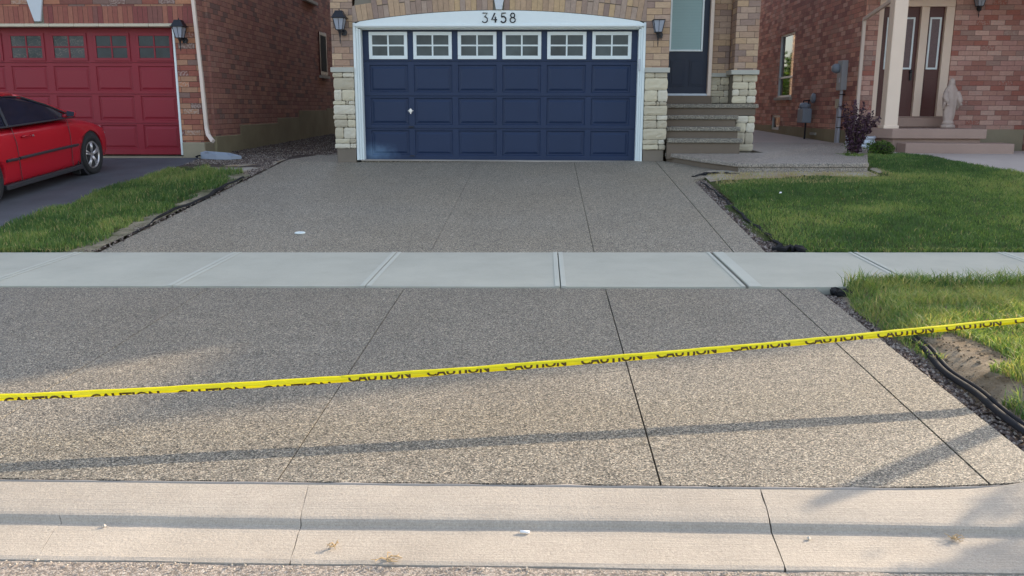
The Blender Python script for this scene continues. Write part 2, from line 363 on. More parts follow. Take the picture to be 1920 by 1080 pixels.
# soil, gravel, grass, leaves
def m_soil(name, a, b, sc=3.):
    nb = NB(name); v = nb.pos(); n1 = nb.noise(v, sc, 6, .65); n2 = nb.noise(v, 60, 4, .7)
    c = nb.mix(nb.ramp(n1, [(.35, (0, 0, 0)), (.65, (1, 1, 1))]), a, b); c = mul(nb, c, n2, .6, 1.4)
    c = mul(nb, c, nb.noise(v, 22, 5, .8), .6, 1.4); nb.col(c).rough(.95, .1); nb.bump(nb.noise(v, 30, 6, .8), .03, 1.); return nb.m
M['soil'] = m_soil('dry_soil', lin((120, 104, 84)), lin((172, 158, 138)))
M['lawnsoil'] = m_soil('lawn_soil', lin((58, 76, 40)), lin((92, 94, 58)), 2.)
M['dryedge'] = m_soil('dry_dusty_edge', lin((156, 134, 106)), lin((176, 170, 160)), 3.)
M['verge_edge'] = m_soil('dusty_verge_soil', lin((78, 84, 50)), lin((164, 152, 134)), 3.5)
M['gravelbase'] = m_soil('gravel_base', lin((72, 64, 60)), lin((104, 92, 86)), 20.)
M['clod'] = m_rnd('soil_clod', [(120, 104, 84), (96, 82, 64), (140, 126, 106), (84, 74, 60)], .95, .0, 40, .2)
M['gravel'] = m_rnd('gravel_stones', [(92, 80, 74), (112, 100, 94), (134, 124, 116), (70, 60, 58), (156, 146, 136), (106, 90, 80)], .85, .0, 40, .15)
def m_leaf(name, stops, trans=.35, rough=.55):
    nb = NB(name); a = nb.n('ShaderNodeAttribute'); a.attribute_name = 'rnd'
    c = nb.ramp(a.outputs['Fac'], [(p, lin(x)) for p, x in stops]); nb.col(c).rough(rough, .3)
    tr = nb.n('ShaderNodeBsdfTranslucent'); nb.l(nb.mix(1., c, (1.5, 1.5, .7, 1), 'MULTIPLY'), tr.inputs[0])
    ms = nb.n('ShaderNodeMixShader'); ms.inputs[0].default_value = trans; nb.l(nb.p.outputs[0], ms.inputs[1]); nb.l(tr.outputs[0], ms.inputs[2]); nb.l(ms.outputs[0], nb.out.inputs[0])
    return nb.m
M['grass'] = m_leaf('grass_blades', [(0, (60, 88, 50)), (.35, (84, 112, 62)), (.65, (110, 134, 74)), (.84, (146, 156, 94)), (.9, (150, 140, 96)), (1, (182, 166, 128))])
M['leaf_purple'] = m_leaf('purple_leaves', [(0, (44, 28, 40)), (.5, (70, 46, 62)), (1, (104, 76, 96))], .2)
M['leaf_green'] = m_leaf('green_leaves', [(0, (40, 64, 26)), (.5, (66, 92, 34)), (1, (104, 124, 52))], .25)
M['leaf_tree'] = m_leaf('tree_leaves', [(0, (40, 70, 28)), (.5, (66, 100, 38)), (1, (100, 130, 56))], .35)
# caution tape yellow, translucent plastic
nb = NB('yellow_tape_plastic'); nb.col(mul(nb, rgb(nb, (.90, .82, .012, 1)), nb.noise(nb.pos(), 25, 3), .90, 1.10)).rough(.28, .5); nb.bump(nb.noise(nb.mapv(nb.pos(), (1, 3, 3)), 22, 3, .6), .004, .7)
tr = nb.n('ShaderNodeBsdfTranslucent'); tr.inputs[0].default_value = (.9, .84, .02, 1); ms = nb.n('ShaderNodeMixShader'); ms.inputs[0].default_value = .42
nb.l(nb.p.outputs[0], ms.inputs[1]); nb.l(tr.outputs[0], ms.inputs[2]); nb.l(ms.outputs[0], nb.out.inputs[0]); M['tape'] = nb.m
M['ink'] = m_plain('tape_print', (.075, .042, .004, 1), .5, .2, 50)
# navy garage paint with a paler patch low on the left panel
nb = NB('navy_garage_paint'); v = nb.pos(); sp = nb.n('ShaderNodeSeparateXYZ'); nb.l(v, sp.inputs[0])
dx = nb.math('DIVIDE', nb.math('SUBTRACT', sp.outputs[0], -2.86), .48); dz = nb.math('DIVIDE', nb.math('SUBTRACT', sp.outputs[2], .66), .20)
d = nb.math('SQRT', nb.math('ADD', nb.math('MULTIPLY', dx, dx), nb.math('MULTIPLY', dz, dz)))
d = nb.math('ADD', d, nb.math('MULTIPLY_ADD', nb.noise(v, 7, 4), .8, -.4))
mk = nb.ramp(d, [(.2, (.5, .5, .5)), (.75, (.10, .10, .10)), (1, (0, 0, 0))])
base = mul(nb, rgb(nb, lin((27, 44, 74))), nb.noise(v, 1.3, 4), .88, 1.12)
fl = nb.math('GREATER_THAN', nb.noise(nb.mapv(v, (1, 1, 2)), 16, 4, .7), .74)
base = nb.mix(nb.math('MULTIPLY', fl, .25), base, lin((110, 120, 140)))
nb.col(nb.mix(mk, base, lin((110, 140, 170)))).rough(.5, .35); nb.bump(nb.noise(nb.mapv(v, (1, 1, 9)), 40, 2), .0006, .5); M['navy'] = nb.m
# ================================================================== GROUND
def hn(x, y, s=1.):   # cheap smooth noise in about -1..1
    return (math.sin(x*1.7*s+y*.9*s+1.3)+math.sin(-x*.8*s+y*2.1*s+4.1)+math.sin(x*3.1*s+y*2.7*s+.4)*.6+math.sin(x*5.3*s-y*4.1*s)*.4)/3
def sheet(name, mat, xs, ys, zf, mask=None):
    m = MB(); nx, ny = len(xs), len(ys)
    vs = [(x, y, zf(x, y)) for y in ys for x in xs]
    fs = [(j*nx+i, j*nx+i+1, (j+1)*nx+i+1, (j+1)*nx+i) for j in range(ny-1) for i in range(nx-1)
          if mask is None or mask(.5*(xs[i]+xs[i+1]), .5*(ys[j]+ys[j+1]))]
    m.add(vs, fs); return m.build(name, mat, None, smooth=True, recalc=False)
lin_ = lambda a, b, n: [a+(b-a)*i/(n-1) for i in range(n)]
# soil body under everything, reaching far out
xs = [-200, -80, -40, -25, -16, -12, -9, -6, -4, -2, 0, 2, 4, 6, 9, 12, 16, 25, 40, 80, 200]
ys = [-200, -60, -20, -8, 0, 2.5, 2.7, 3.2, 3.3, 4, 5, 6, 6.5, 6.6, 8.05, 8.1, 9, 10, 11, 12, 13, 14.3, 14.4, 16, 18, 22, 28, 40, 80, 200]
struct(sheet('ground', M['soil'], xs, ys, lambda x, y: gz(x, y)-.11-(.05 if y < 3.4 else 0)))
# road
def roadz(x, y): return cx(x)-.196+.0035*hn(x, y, 6)+.0025*hn(y, x, 17)+(.006*max(0, (y-2.62)/.1))
struct(sheet('road', M['road'], [-40, -20, -10, -5]+lin_(-3, 3, 110)+[5, 10, 20, 40], [-30, -10, -4, 0, 1.5]+lin_(2.3, 2.71, 18), roadz))
# curb and gutter, poured in lengths with open joints
def curb():
    m = MB()
    joints = [(-14., -14.), (-9.8, -9.8), (-5.0, -5.0), (-1.92, -1.80), (-.955, -.88), (.885, .848), (3.9, 3.8), (8, 8), (14, 14)]
    prof = [(2.705, -.27), (2.715, -.187), (2.735, -.182), (2.83, -.184), (2.93, -.186), (2.978, -.184), (2.984, -.179), (2.991, -.166), (2.999, -.158), (3.012, -.1535), (3.035, -.1495), (3.10, -.141), (3.18, -.135), (3.235, -.131), (3.244, -.134), (3.246, -.25)]
    for (b0, f0), (b1, f1) in zip(joints[:-1], joints[1:]):
        crack = abs(b0+1.92) < .01; crack1 = abs(b1+1.92) < .01
        g0 = .0014 if crack else .0028; g1 = .0014 if crack1 else .0028
        n = max(3, int((b1-b0)/.12)); vs = []
        for i in range(n+1):
            t = i/n
            for (Y, z) in prof:
                s = (3.25-Y)/.54
                g0_ = .0016 if abs(b0+.955) < .01 else g0; g1_ = .0016 if abs(b1+.955) < .01 else g1
                xa = b0+(f0-b0)*s+g0_; xb = b1+(f1-b1)*s-g1_
                if crack: xa += .012*math.sin(Y*60)
                if crack1: xb += .012*math.sin(Y*60)
                xa += .0015*math.sin(Y*190)+.002*math.sin(Y*43+b0); xb += .0015*math.sin(Y*150)+.002*math.sin(Y*43+b1)
                X = xa+(xb-xa)*t
                up_ = max(0., min(1., (abs(X-0)*1.-1.75)/.75)) if X > 0 else max(0., min(1., (-X-5.2)/.75))
                up_ = up_*up_*(3-2*up_)
                zz = z
                if Y > 2.975: zz += up_*.085*min(1, (Y-2.975)/.03)
                yy = Y+.006*math.sin(X*2.3+.5)*(1 if 2.95 < Y < 3.02 else .0)+.004*hn(X, Y, 5)*(1 if Y > 3.2 or Y < 2.73 else 0)
                if Y > 3.2 and X > 1.2: yy += .10*((X-1.2)/1.0)**2 if X < 2.2 else .10
                vs.append((X, yy, zz+cx(X)+.0012*hn(X, Y, 8)))
        k = len(prof); fs = []
        for i in range(n):
            for j in range(k-1): fs.append((i*k+j, (i+1)*k+j, (i+1)*k+j+1, i*k+j+1))
        fs.append(tuple(range(k))); fs.append(tuple(range((n+1)*k-1, n*k-1, -1)))
        m.add(vs, fs)
    o = m.build('curb', M['curb'], None); struct(o)
    # smear of paste squeezed up between curb and aggregate
    m = MB(); n = 220; vs = []
    for i in range(n+1):
        X = -5+i*(7.0/n); bend = .10*((X-1.2)/1.0)**2 if X > 1.2 else 0
        bend = min(bend, .1); wdt = .003+.008*hn(X, 0, 4)+.004*hn(X, 2, 13)
        y0 = 3.246+bend; zb = -.131+cx(X)
        vs += [(X, y0-.002, zb-.02), (X, y0, zb+.004), (X, y0+max(.002, wdt), zb+.004+.004*hn(X, 3, 9)), (X, y0+max(.002, wdt)+.003, zb-.02)]
    fs = [(i*4+j, i*4+4+j, i*4+5+j, i*4+1+j) for i in range(n) for j in range(3)]
    m.add(vs, fs); o = m.build('curb_mortar_line', M['curblip'], None, smooth=True); struct(o)
curb()
# driveway of exposed aggregate: saw-cut bays with a border
XL, XA, XB, XC, XE = -4.36, -1.09, .49, 1.82, 2.12
def bend_y(X):
    return 3.258+(min(.1, .10*((X-1.2)/1.0)**2) if X > 1.2 else 0)
g = .0032
def apron(m, x0, x1, y0, y1, split=True):
    n = 8 if x1 > 1.5 and y0 < 3.3 else 1
    for i in range(n):
        xa = x0+(x1-x0)*i/n; xb = x0+(x1-x0)*(i+1)/n
        if y0 < 3.3:
            vs = []
            for z in (0, 1):
                for k in (0, 1):
                    for X in (xa, xb):
                        Y = bend_y(X) if k == 0 else y1
                        t = cx(X)+.038*(Y-YN); vs.append((X, Y, t if z else t-.1))
            m.hexa(vs)
        else: m.slab(xa, xb, y0, y1, .1, zf=lambda X, Y: cx(X)+.038*(Y-YN))
m = MB(); YT = 4.915
for (a, b) in ((XL, -2.66), (-2.66, XA), (XA, XB), (XB, XC), (XC, XE)):
    ga = (.003 if a in (XA,) else ga) if False else 0; gg = .0075 if b == XE or a == XB else g
    ga = (.005 if a == XC else g); gb = (.005 if b == XC else g)
    if b in (XB,): gb = .0045
    if a == XL: ga = 0
    if b == XE: gb = 0
    apron(m, a+ga, b-gb, 3.25, YT-.0012); apron(m, a+ga, b-gb, YT+.0012, YN-.006)
struct(m.build('driveway_apron', M['agg'], None)); m = MB()
for (a, b) in ((XL, XA), (XA, XB), (XB, XC)):
    ga = 0 if a == XL else (.0018 if a == XA else .003); m.slab(a+ga, b-(.005 if b == XC else .0018 if b == XA else .003), YF+.006, 14.17, .1)
# border widens into the walk in front of the steps
m.slab(XC+.006, XE, YF+.006, 12.25, .1)
def pz(X, Y): return gz(X, min(Y, 14.3))
def poly_slab(m, poly, dz=0., th=.1, zf=pz, mi=0):
    n = len(poly); top = [(x, y, zf(x, y)+dz) for x, y in poly]; bot = [(x, y, zf(x, y)+dz-th) for x, y in poly]
    m.add(top+bot, [tuple(range(n)), tuple(range(2*n-1, n-1, -1))]+[(i, i+n, (i+1) % n+n, (i+1) % n) for i in range(n)], 0, mi)
poly_slab(m, [(XC+.006, 12.25), (XE, 12.25), (2.40, 12.62), (2.62, 13.2), (1.95, 14.17), (XC+.006, 14.17)])
# strip running back beside the garage on the left
poly_slab(m, [(XL, 14.17), (-3.44, 14.17), (-3.44, 16.6), (-3.7, 16.4), (-4.1, 15.5), (-4.36, 14.6)], zf=lambda x, y: gz(x, y)+.004)
m.box(-3.02, 1.56, 14.17, 14.42, .40, .533)
struct(m.build('driveway', M['agg_lightened'], None))
m = MB(); m.hexa([(-3.02, 14.135, .541), (1.56, 14.135, .535), (-3.02, 14.30, .542), (1.56, 14.30, .537), (-3.02, 14.135, .556), (1.56, 14.135, .549), (-3.02, 14.30, .557), (1.56, 14.30, .552)])
struct(m.build('door_threshold', M['curblip'], None))
# sidewalk
J = [-10.5, -9.0, -7.5, -6.05, -4.53, -2.96, -1.405, .14, 1.595, 2.92, 4.29, 5.75, 7.2, 8.7, 10.2]
gaps = {1.595: .013, 2.92: .008, -4.53: .006}
m = MB()
for a, b in zip(J[:-1], J[1:]):
    m.slab(a+gaps.get(a, .0035), b-gaps.get(b, .0035), YN+.002, YF-.002, .12, .012)
# tooled margins either side of each joint
for a, b in zip(J[:-1], J[1:]):
    for (p, q) in ((a+gaps.get(a, .0035)+.002, a+.045), (b-.045, b-gaps.get(b, .0035)-.002)):
        wd = .07 if (a in (1.595,) and p == a+gaps.get(a, .0035)+.002) else 0
        m.slab(p, q+wd, YN+.006, YF-.006, .003, .0165, mi=1)
o = m.build('sidewalk', [M['sidewalk'], M['tool']], None, bevel=.005, seg=2); struct(o)
# asphalt driveway of the left house
def leftedge(Y): return -5.86-.12*math.sin((Y-8)*.55)+.06*math.sin(Y*3.1)+.03*math.sin(Y*7.3)
m = MB(); ys_ = lin_(YF+.01, 14.9, 40)
for y0, y1 in zip(ys_[:-1], ys_[1:]):
    m.add([(-13, y0, gz(-13, y0)+.012), (leftedge(y0), y0, gz(-5.9, y0)+.012), (leftedge(y1), y1, gz(-5.9, y1)+.012), (-13, y1, gz(-13, y1)+.012),
           (-13, y0, gz(-13, y0)-.1), (leftedge(y0), y0, gz(-5.9, y0)-.1), (leftedge(y1), y1, gz(-5.9, y1)-.1), (-13, y1, gz(-13, y1)-.1)], [(0, 1, 2, 3), (1, 5, 6, 2)])
struct(m.build('asphalt_driveway', M['asphalt'], None, recalc=False))
m = MB(); m.slab(-11.5, -6.30, 14.9, 15.3, .2, .02); struct(m.build('garage_sill', M['found'], None))
# left verge soil (under the grass), slightly crowned
def zverge(x, y): return gz(x, y)+.002+.013*min(1, max(0, (y-YF)/.15))+.02*math.sin(max(0, min(1, (x+5.9)/1.5))*math.pi)+.006*hn(x, y, 5)
struct(sheet('verge', M['lawnsoil'], lin_(-6.12, -4.43, 16), lin_(YF+.004, 13.9, 60), zverge, lambda x, y: x > leftedge(y)-.03 and y < 13.0+.6*math.sin(x*3)))
struct(sheet('dusty_verge_edge', M['verge_edge'], lin_(-4.95, -4.40, 24), lin_(YF+.004, 12.8, 120), lambda x, y: zverge(x, y)+.003, lambda x, y: x > -4.60+.07*hn(x, y, 4)-.10*max(0, 8.8-y)-.08*max(0, y-11.5)))
struct(sheet('dusty_verge_end', M['dryedge'], lin_(-6.3, -4.40, 16), lin_(12.7, 14.6, 20), lambda x, y: gz(x, y)+.006+.006*hn(x, y, 6)))
# gravel side yard between the houses
struct(sheet('gravel_side_yard', M['gravelbase'], lin_(-5.95, -3.3, 30), lin_(13.6, 27, 90), lambda x, y: gz(x, y)+(.01 if x < -4.4 or y > 16.5 else -.012)+.012*hn(x, y, 4)))
# right lawn
def ledge(Y):   # left boundary of the right lawn
    t = max(0, min(1, (Y-8.1)/4.2)); return 2.33-.04*math.sin(t*5)+.02*math.sin(Y*6)+(.0 if Y > 8.6 else (8.6-Y)*.35)
def lawn_top(X):  # far boundary of the right lawn
    return 12.86 if X < 4.85 else 14.9-.0*(X) if X < 6.1 else max(9.5, 14.9-(X-6.1)*3.2)
def zlawn(x, y):
    e = max(0, min(1, (x-2.24)/.3)); e2 = max(0., min(1., (12.7-y)/1.1)) if x < 4.9 else 1.
    e3 = max(0., min(1., (y-YF)/.15))
    return gz(x, y)-.03+.03*e+(.035*e*e2+.012*hn(x, y, 1.4))*e3
struct(sheet('lawn', M['lawnsoil'], lin_(2.2, 9.5, 60), lin_(YF+.002, 15.3, 60), zlawn, lambda x, y: x > ledge(y)-.06 and y < lawn_top(x)+.1))
struct(sheet('bare_dry_strip', M['dryedge'], lin_(2.2, 5.0, 40), lin_(11.55, 13.1, 16), lambda x, y: zlawn(x, y)+.010, lambda x, y: x > ledge(y)-.03 and y > 12.45-.4*hn(x, y, 2)-.25*max(0, 3.0-x)))
# right boulevard
def bedge(Y): return 2.30+.05*math.sin(Y*1.9)+.12*max(0, (Y-6.1))*1.4
def zblvd(x, y):
    e = max(0, min(1, (x-2.24)/.2)); return cx(x)+.038*(y-YN)-.05+.085*e+.012*hn(x, y, 3)
struct(sheet('boulevard', M['soil'], lin_(2.22, 8, 70), lin_(3.38, YN-.01, 50), zblvd, lambda x, y: x > bedge(y)-.12))
# trench soil
struct(sheet('gravel_trench', M['gravelbase'], lin_(2.12, 2.6, 8), lin_(3.4, YN-.01, 40), lambda x, y: cx(x)+.038*(y-YN)-.045+.006*hn(x, y, 9)))
struct(sheet('gravel_trench', M['gravelbase'], lin_(2.12, 2.75, 10), lin_(YF+.01, 12.6, 50), lambda x, y: gz(x, y)-.045+.006*hn(x, y, 9)))
# path of the right house
struct(sheet('front_path', M['path2'], lin_(6.0, 14, 24), lin_(8.4, 16.9, 24), lambda x, y: gz(x, y)+.0+.004*hn(x, y, 1), lambda x, y: y > lawn_top(x)-.3))
struct(sheet('side_path', M['path2'], lin_(3.3, 6.42, 6), lin_(15.4, 40, 24), lambda x, y: gz(x, y)+.02))
# raised aggregate walk in front of the steps
m = MB(); Wp = [(1.97, 14.16), (2.42, 13.42), (2.86, 12.92), (3.05, 12.86), (4.72, 12.92), (4.83, 12.98), (4.86, 13.12), (5.75, 15.6), (6.3, 18.0), (3.6, 18.0), (3.6, 14.2), (2.3, 14.2)]
def walk(m, poly, z0, z1, th=None, mi=0):
    n = len(poly); m.add([(x, y, z1(x, y)) for x, y in poly]+[(x, y, z0) for x, y in poly], [tuple(range(n)), tuple(range(2*n-1, n-1, -1))]+[(i, i+n, (i+1) % n+n, (i+1) % n) for i in range(n)], 0, mi)
wz = lambda x, y: .606+.070*(min(y, 14.6)-12.9)
def walk2(m, poly, z0, z1):
    n = len(poly); m.add([(x, y, z1(x, y)) for x, y in poly]+[(x, y, z0(x, y)) for x, y in poly], [tuple(range(n)), tuple(range(2*n-1, n-1, -1))]+[(i, i+n, (i+1) % n+n, (i+1) % n) for i in range(n)])
walk2(m, Wp, lambda x, y: wz(x, y)-.062, wz)
walk2(m, [(2.90, 12.945), (3.06, 12.875), (4.715, 12.935), (4.82, 12.99), (4.85, 13.12), (5.74, 15.6), (6.29, 18.0), (3.6, 18.0), (3.2, 14.2), (2.90, 13.3)], lambda x, y: .36, lambda x, y: wz(x, y)-.0625)
o = m.build('raised_walkway', M['agg2'], None, bevel=.014, seg=3); struct(o)
m = MB()   # smooth formed face under the nosing
walk2(m, [(2.0, 14.2), (2.44, 13.47), (2.899, 12.96), (2.899, 14.2)], lambda x, y: .36, lambda x, y: wz(x, y)-.0625)
struct(m.build('walkway_riser', M['riser'], None))
# ------------------------------------------------------------------ edging, membrane scraps, gravel
m = MB(); pts = []
for i in range(40):
    Y = 3.5+i*(2.15/39)
    pts.append((2.27+.03*math.sin(Y*2.6+.6)+.010*math.sin(Y*9)+.06*max(0, Y-4.9), Y, cx(2.3)+.038*(Y-YN)-.004+.012*math.sin(Y*5)-.03*max(0, Y-5.0)))
m.tube(pts, .021, 8, flat=.8); m.tube([(p[0]+.030, p[1], p[2]+.009) for p in pts], .014, 7)
tag(m.build('garden_edging', M['plastic'], None, smooth=True), 'long black plastic edging tube lying in the trench beside the apron border', 'edging')
m = MB(); pts = []
for i in range(30):
    Y = 8.9+i*(3.6/29); pts.append((-4.415+.03*math.sin(Y*3)+.012*math.sin(Y*11), Y, gz(-4.4, Y)+.018+.012*math.sin(Y*4)))
m.tube(pts, [.010+.014*min(1, max(0, (p[1]-9.4)/1)) for p in pts], 6, flat=1.3)
tag(m.build('garden_edging', M['fabric'], None, smooth=True), 'thin black edging strip between the left grass verge and the driveway', 'edging')
def scrap(name, pts, label, wdt=.05, seed=1):
    m = MB(); r_ = random.Random(seed); n = len(pts); path = []
    for i in range(n-1):
        for k in range(5):
            t = k/5; a, b = pts[i], pts[i+1]; path.append((a[0]+(b[0]-a[0])*t+r_.uniform(-.02, .02), a[1]+(b[1]-a[1])*t+r_.uniform(-.03, .03), a[2]+(b[2]-a[2])*t+r_.uniform(-.004, .03)))
    m.tube(path, [wdt*r_.uniform(.5, 1.25) for _ in path], 6, flat=.6)
    return tag(m.build(name, M['fabric'], None), label, 'membrane scrap')
scrap('membrane_scrap', [(2.17, 12.55, gz(2, 12.5)+.0), (2.38, 12.75, gz(2, 12.7)+.0), (2.62, 12.8, gz(2, 12.7)), (2.95, 12.80, gz(2, 12.75)-.01)], 'crumpled black membrane lying against the foot of the raised walkway', .035, 3)
scrap('membrane_scrap', [(2.22, 8.25, .06), (2.36, 8.2, .065), (2.5, 8.14, .06)], 'crumpled black membrane where the lawn trench meets the sidewalk', .05, 4)
scrap('membrane_scrap', [(2.22, 6.50, -.02), (2.30, 6.46, .0), (2.40, 6.40, .01)], 'crumpled black membrane at the corner of the boulevard grass below the sidewalk', .05, 5)
scrap('membrane_scrap', [(2.34, 8.4, .06), (2.31, 9.1, .11), (2.28, 9.9, .18), (2.28, 10.6, .24), (2.25, 11.4, .31), (2.2, 12.2, .38)], 'ragged black membrane strip lining the cut edge of the lawn', .020, 6)
scrap('membrane_scrap', [(-5.93, 14.70, .58), (-5.94, 14.5, .56)], 'small black scrap beside the splash block at the house corner', .03, 8)
def stones(name, label, sampler, n, zf, s0=.008, s1=.022, seed=1, mat=None, kind='stuff', cat='gravel'):
    r_ = random.Random(seed); m = MB()
    for _ in range(n):
        p = sampler(r_)
        if p is None: continue
        x, y = p; s = r_.uniform(s0, s1); z = zf(x, y)+s*.25; a = r_.uniform(0, 6.28); c, d = math.cos(a), math.sin(a)
        vs = []
        for (u, v, q) in ((1, 0, 0), (-1, 0, 0), (0, 1, 0), (0, -1, 0), (0, 0, .7), (0, 0, -.7)):
            u *= s*r_.uniform(.7, 1.2); v *= s*r_.uniform(.6, 1.); q *= s*r_.uniform(.7, 1.1); vs.append((x+u*c-v*d, y+u*d+v*c, z+q))
        m.add(vs, [(0, 2, 4), (2, 1, 4), (1, 3, 4), (3, 0, 4), (2, 0, 5), (1, 2, 5), (3, 1, 5), (0, 3, 5)], r_.random())
    o = m.build(name, mat or M['gravel'], None, smooth=False); return tag(o, label, cat, None, kind)
def tz(x, y): return cx(x)+.038*(y-YN)-.04
stones('gravel', 'loose dark gravel in the trench beside the apron border', lambda r: (r.uniform(2.13, 2.33), r.uniform(3.45, 6.5)), 3200, tz, .006, .016, 2)
stones('gravel', 'loose dark gravel in the trench beside the lawn', lambda r: (r.uniform(2.13, 2.34), r.uniform(8.1, 12.4)), 2600, lambda x, y: gz(x, y)-.035, .008, .02, 3)
stones('gravel', 'brown gravel covering the side yard between the two houses', lambda r: (lambda x, y: (x, y) if (y > 15.4 or x < -4.45) and x < -3.45 else None)(r.uniform(-5.9, -3.5), 13.9+12*r.random()**1.6), 16000, lambda x, y: gz(x, y)+.012+.012*hn(x, y, 4), .007, .016, 4)
stones('gravel', 'gravel scattered along the driveway edge beside the left verge', lambda r: (r.gauss(-4.47, .06), r.uniform(8.1, 13.9)), 2600, lambda x, y: gz(x, y)+.01, .006, .016, 5)
stones('soil_clods', 'small soil clods and pebbles on the bare edge of the boulevard', lambda r: (r.gauss(2.5, .2), r.uniform(3.6, 6.3)), 1500, lambda x, y: zblvd(x, y)-.002 if x > 2.24 else -9, .003, .011, 61, M['clod'], 'stuff', 'soil')
stones('grit', 'pale grit and crumbs along the joint between gutter and road', lambda r: (r.uniform(-3, 3), 2.705-abs(r.gauss(0, .03))), 520, lambda x, y: cx(x)-.187, .002, .007, 6, M['curb'], 'stuff', 'grit')
# ------------------------------------------------------------------ grass
def vnoise(x, y, s, seed=0):
    r_ = np.random.default_rng(seed); tab = r_.random((64, 64)); x = x*s+100; y = y*s+100
    xi = np.floor(x).astype(int); yi = np.floor(y).astype(int); fx = x-xi; fy = y-yi; fx = fx*fx*(3-2*fx); fy = fy*fy*(3-2*fy)
    t = lambda a, b: tab[a % 64, b % 64]
    return (t(xi, yi)*(1-fx)+t(xi+1, yi)*fx)*(1-fy)+(t(xi, yi+1)*(1-fx)+t(xi+1, yi+1)*fx)*fy
def grass(name, label, x0, x1, y0, y1, n, zf, keep, h0, h1, wd, seed, lean=.5, tint=0., dry=.06, density=None):
    r_ = np.random.default_rng(seed); X = r_.uniform(x0, x1, n); Y = r_.uniform(y0, y1, n)
    k = np.array([keep(a, b) for a, b in zip(X, Y)])
    dens = vnoise(X, Y, 3.1, seed)*.6+vnoise(X, Y, 9, seed+1)*.4
    if density is not None: k &= (dens > density(X, Y)*.9)
    X, Y, dens = X[k], Y[k], dens[k]; N = len(X)
    Z = np.array([zf(a, b) for a, b in zip(X, Y)])
    clump = vnoise(X, Y, 5, seed+2)
    H = r_.uniform(h0, h1, N)*(.65+.7*clump); ang = r_.uniform(0, 2*np.pi, N); la = r_.uniform(0, 2*np.pi, N); L = H*r_.uniform(.1, 1., N)*lean*1.6
    wx, wy = np.cos(ang)*wd*.5*r_.uniform(.6, 1.3, N), np.sin(ang)*wd*.5*r_.uniform(.6, 1.3, N); lx, ly = np.cos(la)*L, np.sin(la)*L
    P = np.empty((N, 5, 3))
    P[:, 0] = np.stack([X-wx, Y-wy, Z-.01], 1); P[:, 1] = np.stack([X+wx, Y+wy, Z-.01], 1)
    P[:, 2] = np.stack([X+wx*.8+lx*.35, Y+wy*.8+ly*.35, Z+H*.6], 1); P[:, 3] = np.stack([X-wx*.8+lx*.35, Y-wy*.8+ly*.35, Z+H*.6], 1)
    P[:, 4] = np.stack([X+lx, Y+ly, Z+H], 1)
    me = bpy.data.meshes.new(name); me.vertices.add(N*5); me.vertices.foreach_set('co', P.ravel())
    base = (np.arange(N)*5)[:, None]; q = (base+np.array([0, 1, 2, 3])).ravel(); t = (base+np.array([3, 2, 4])).ravel()
    me.loops.add(len(q)+len(t)); me.loops.foreach_set('vertex_index', np.concatenate([q, t]))
    me.polygons.add(2*N); me.polygons.foreach_set('loop_start', np.concatenate([np.arange(N)*4, 4*N+np.arange(N)*3]))
    try: me.polygons.foreach_set('loop_total', np.concatenate([np.full(N, 4), np.full(N, 3)]))
    except Exception: pass
    me.update(calc_edges=True); me.validate()
    big = vnoise(X, Y, 1.3, seed+5)
    c = np.clip(r_.normal(.42, .2, N)+(big-.5)*.75+(clump-.5)*.3+tint, 0, .86); dr = r_.random(N) < dry*(1.5-dens); c[dr] = r_.uniform(.88, 1, dr.sum())
    a = me.attributes.new('rnd', 'FLOAT', 'POINT'); a.data.foreach_set('value', np.repeat(c, 5))
    me.materials.append(M['grass']); o = bpy.data.objects.new(name, me); C.objects.link(o)
    return tag(o, label, 'grass', None, 'stuff')
grass('grass', 'mown green lawn in front of the right brick house', 2.25, 8.6, 8.075, 15.1, 150000, zlawn, lambda x, y: x > ledge(y) and y < lawn_top(x)+.05*hn(x, y, 9) and not (x < 4.95 and y > 12.05+.5*min(1, max(0, x-2.8)/2)-.25*hn(x, y, 3)-.3*max(0, 3.1-x)), .018, .046, .0075, 11, lean=.9, dry=.015, tint=0.)
grass('grass', 'ragged fringe of lawn grass along the sidewalk edge', 2.6, 8.6, YF-.02, YF+.07, 5200, lambda x, y: gz(x, y)+.008, lambda x, y: y > YF+.012*hn(x, 1, 9), .018, .05, .0075, 21, lean=1., dry=.12)
grass('grass', 'ragged fringe of verge grass along the sidewalk edge', -6.0, -4.7, YF-.02, YF+.07, 1500, lambda x, y: gz(x, y)+.008, lambda x, y: y > YF+.012*hn(x, 1, 9), .02, .06, .0075, 22, lean=1., dry=.2)
grass('grass', 'sparse dry straw grass along the edge of the bare strip', 2.4, 5.0, 11.7, 12.9, 3600, lambda x, y: zlawn(x, y)+.01, lambda x, y: x > ledge(y), .015, .035, .006, 12, dry=.9, tint=.3)
grass('grass', 'green grass verge between the left asphalt driveway and the aggregate driveway', -6.05, -4.45, 8.09, 13.7, 34000, zverge, lambda x, y: x > leftedge(y)-.02 and x < -4.47+.05*hn(x, y, 7)-.10*max(0, (8.9-y)) and y < 13.2+.3*hn(x, y, 4), .03, .075, .0075, 13, dry=.07,
      density=lambda X, Y: np.clip(.22+.45*(X+4.75)/.25, .10, .72)+np.where(Y > 12.3, .12, 0))
def bdens(X, Y):   # dusty patch in the near corner of the boulevard
    d1 = np.hypot((X-2.46)/.24, (Y-4.55)/1.05); d2 = np.hypot((X-2.85)/.40, (Y-4.35)/.32); d3 = np.hypot((X-2.6)/.14, (Y-5.5)/.5)
    d = np.minimum(d1, d2); return np.clip(.74-.70*np.clip(d-.35, 0, 1.), .10, .64)+np.clip((2.42-X)*1.2, 0, .2)
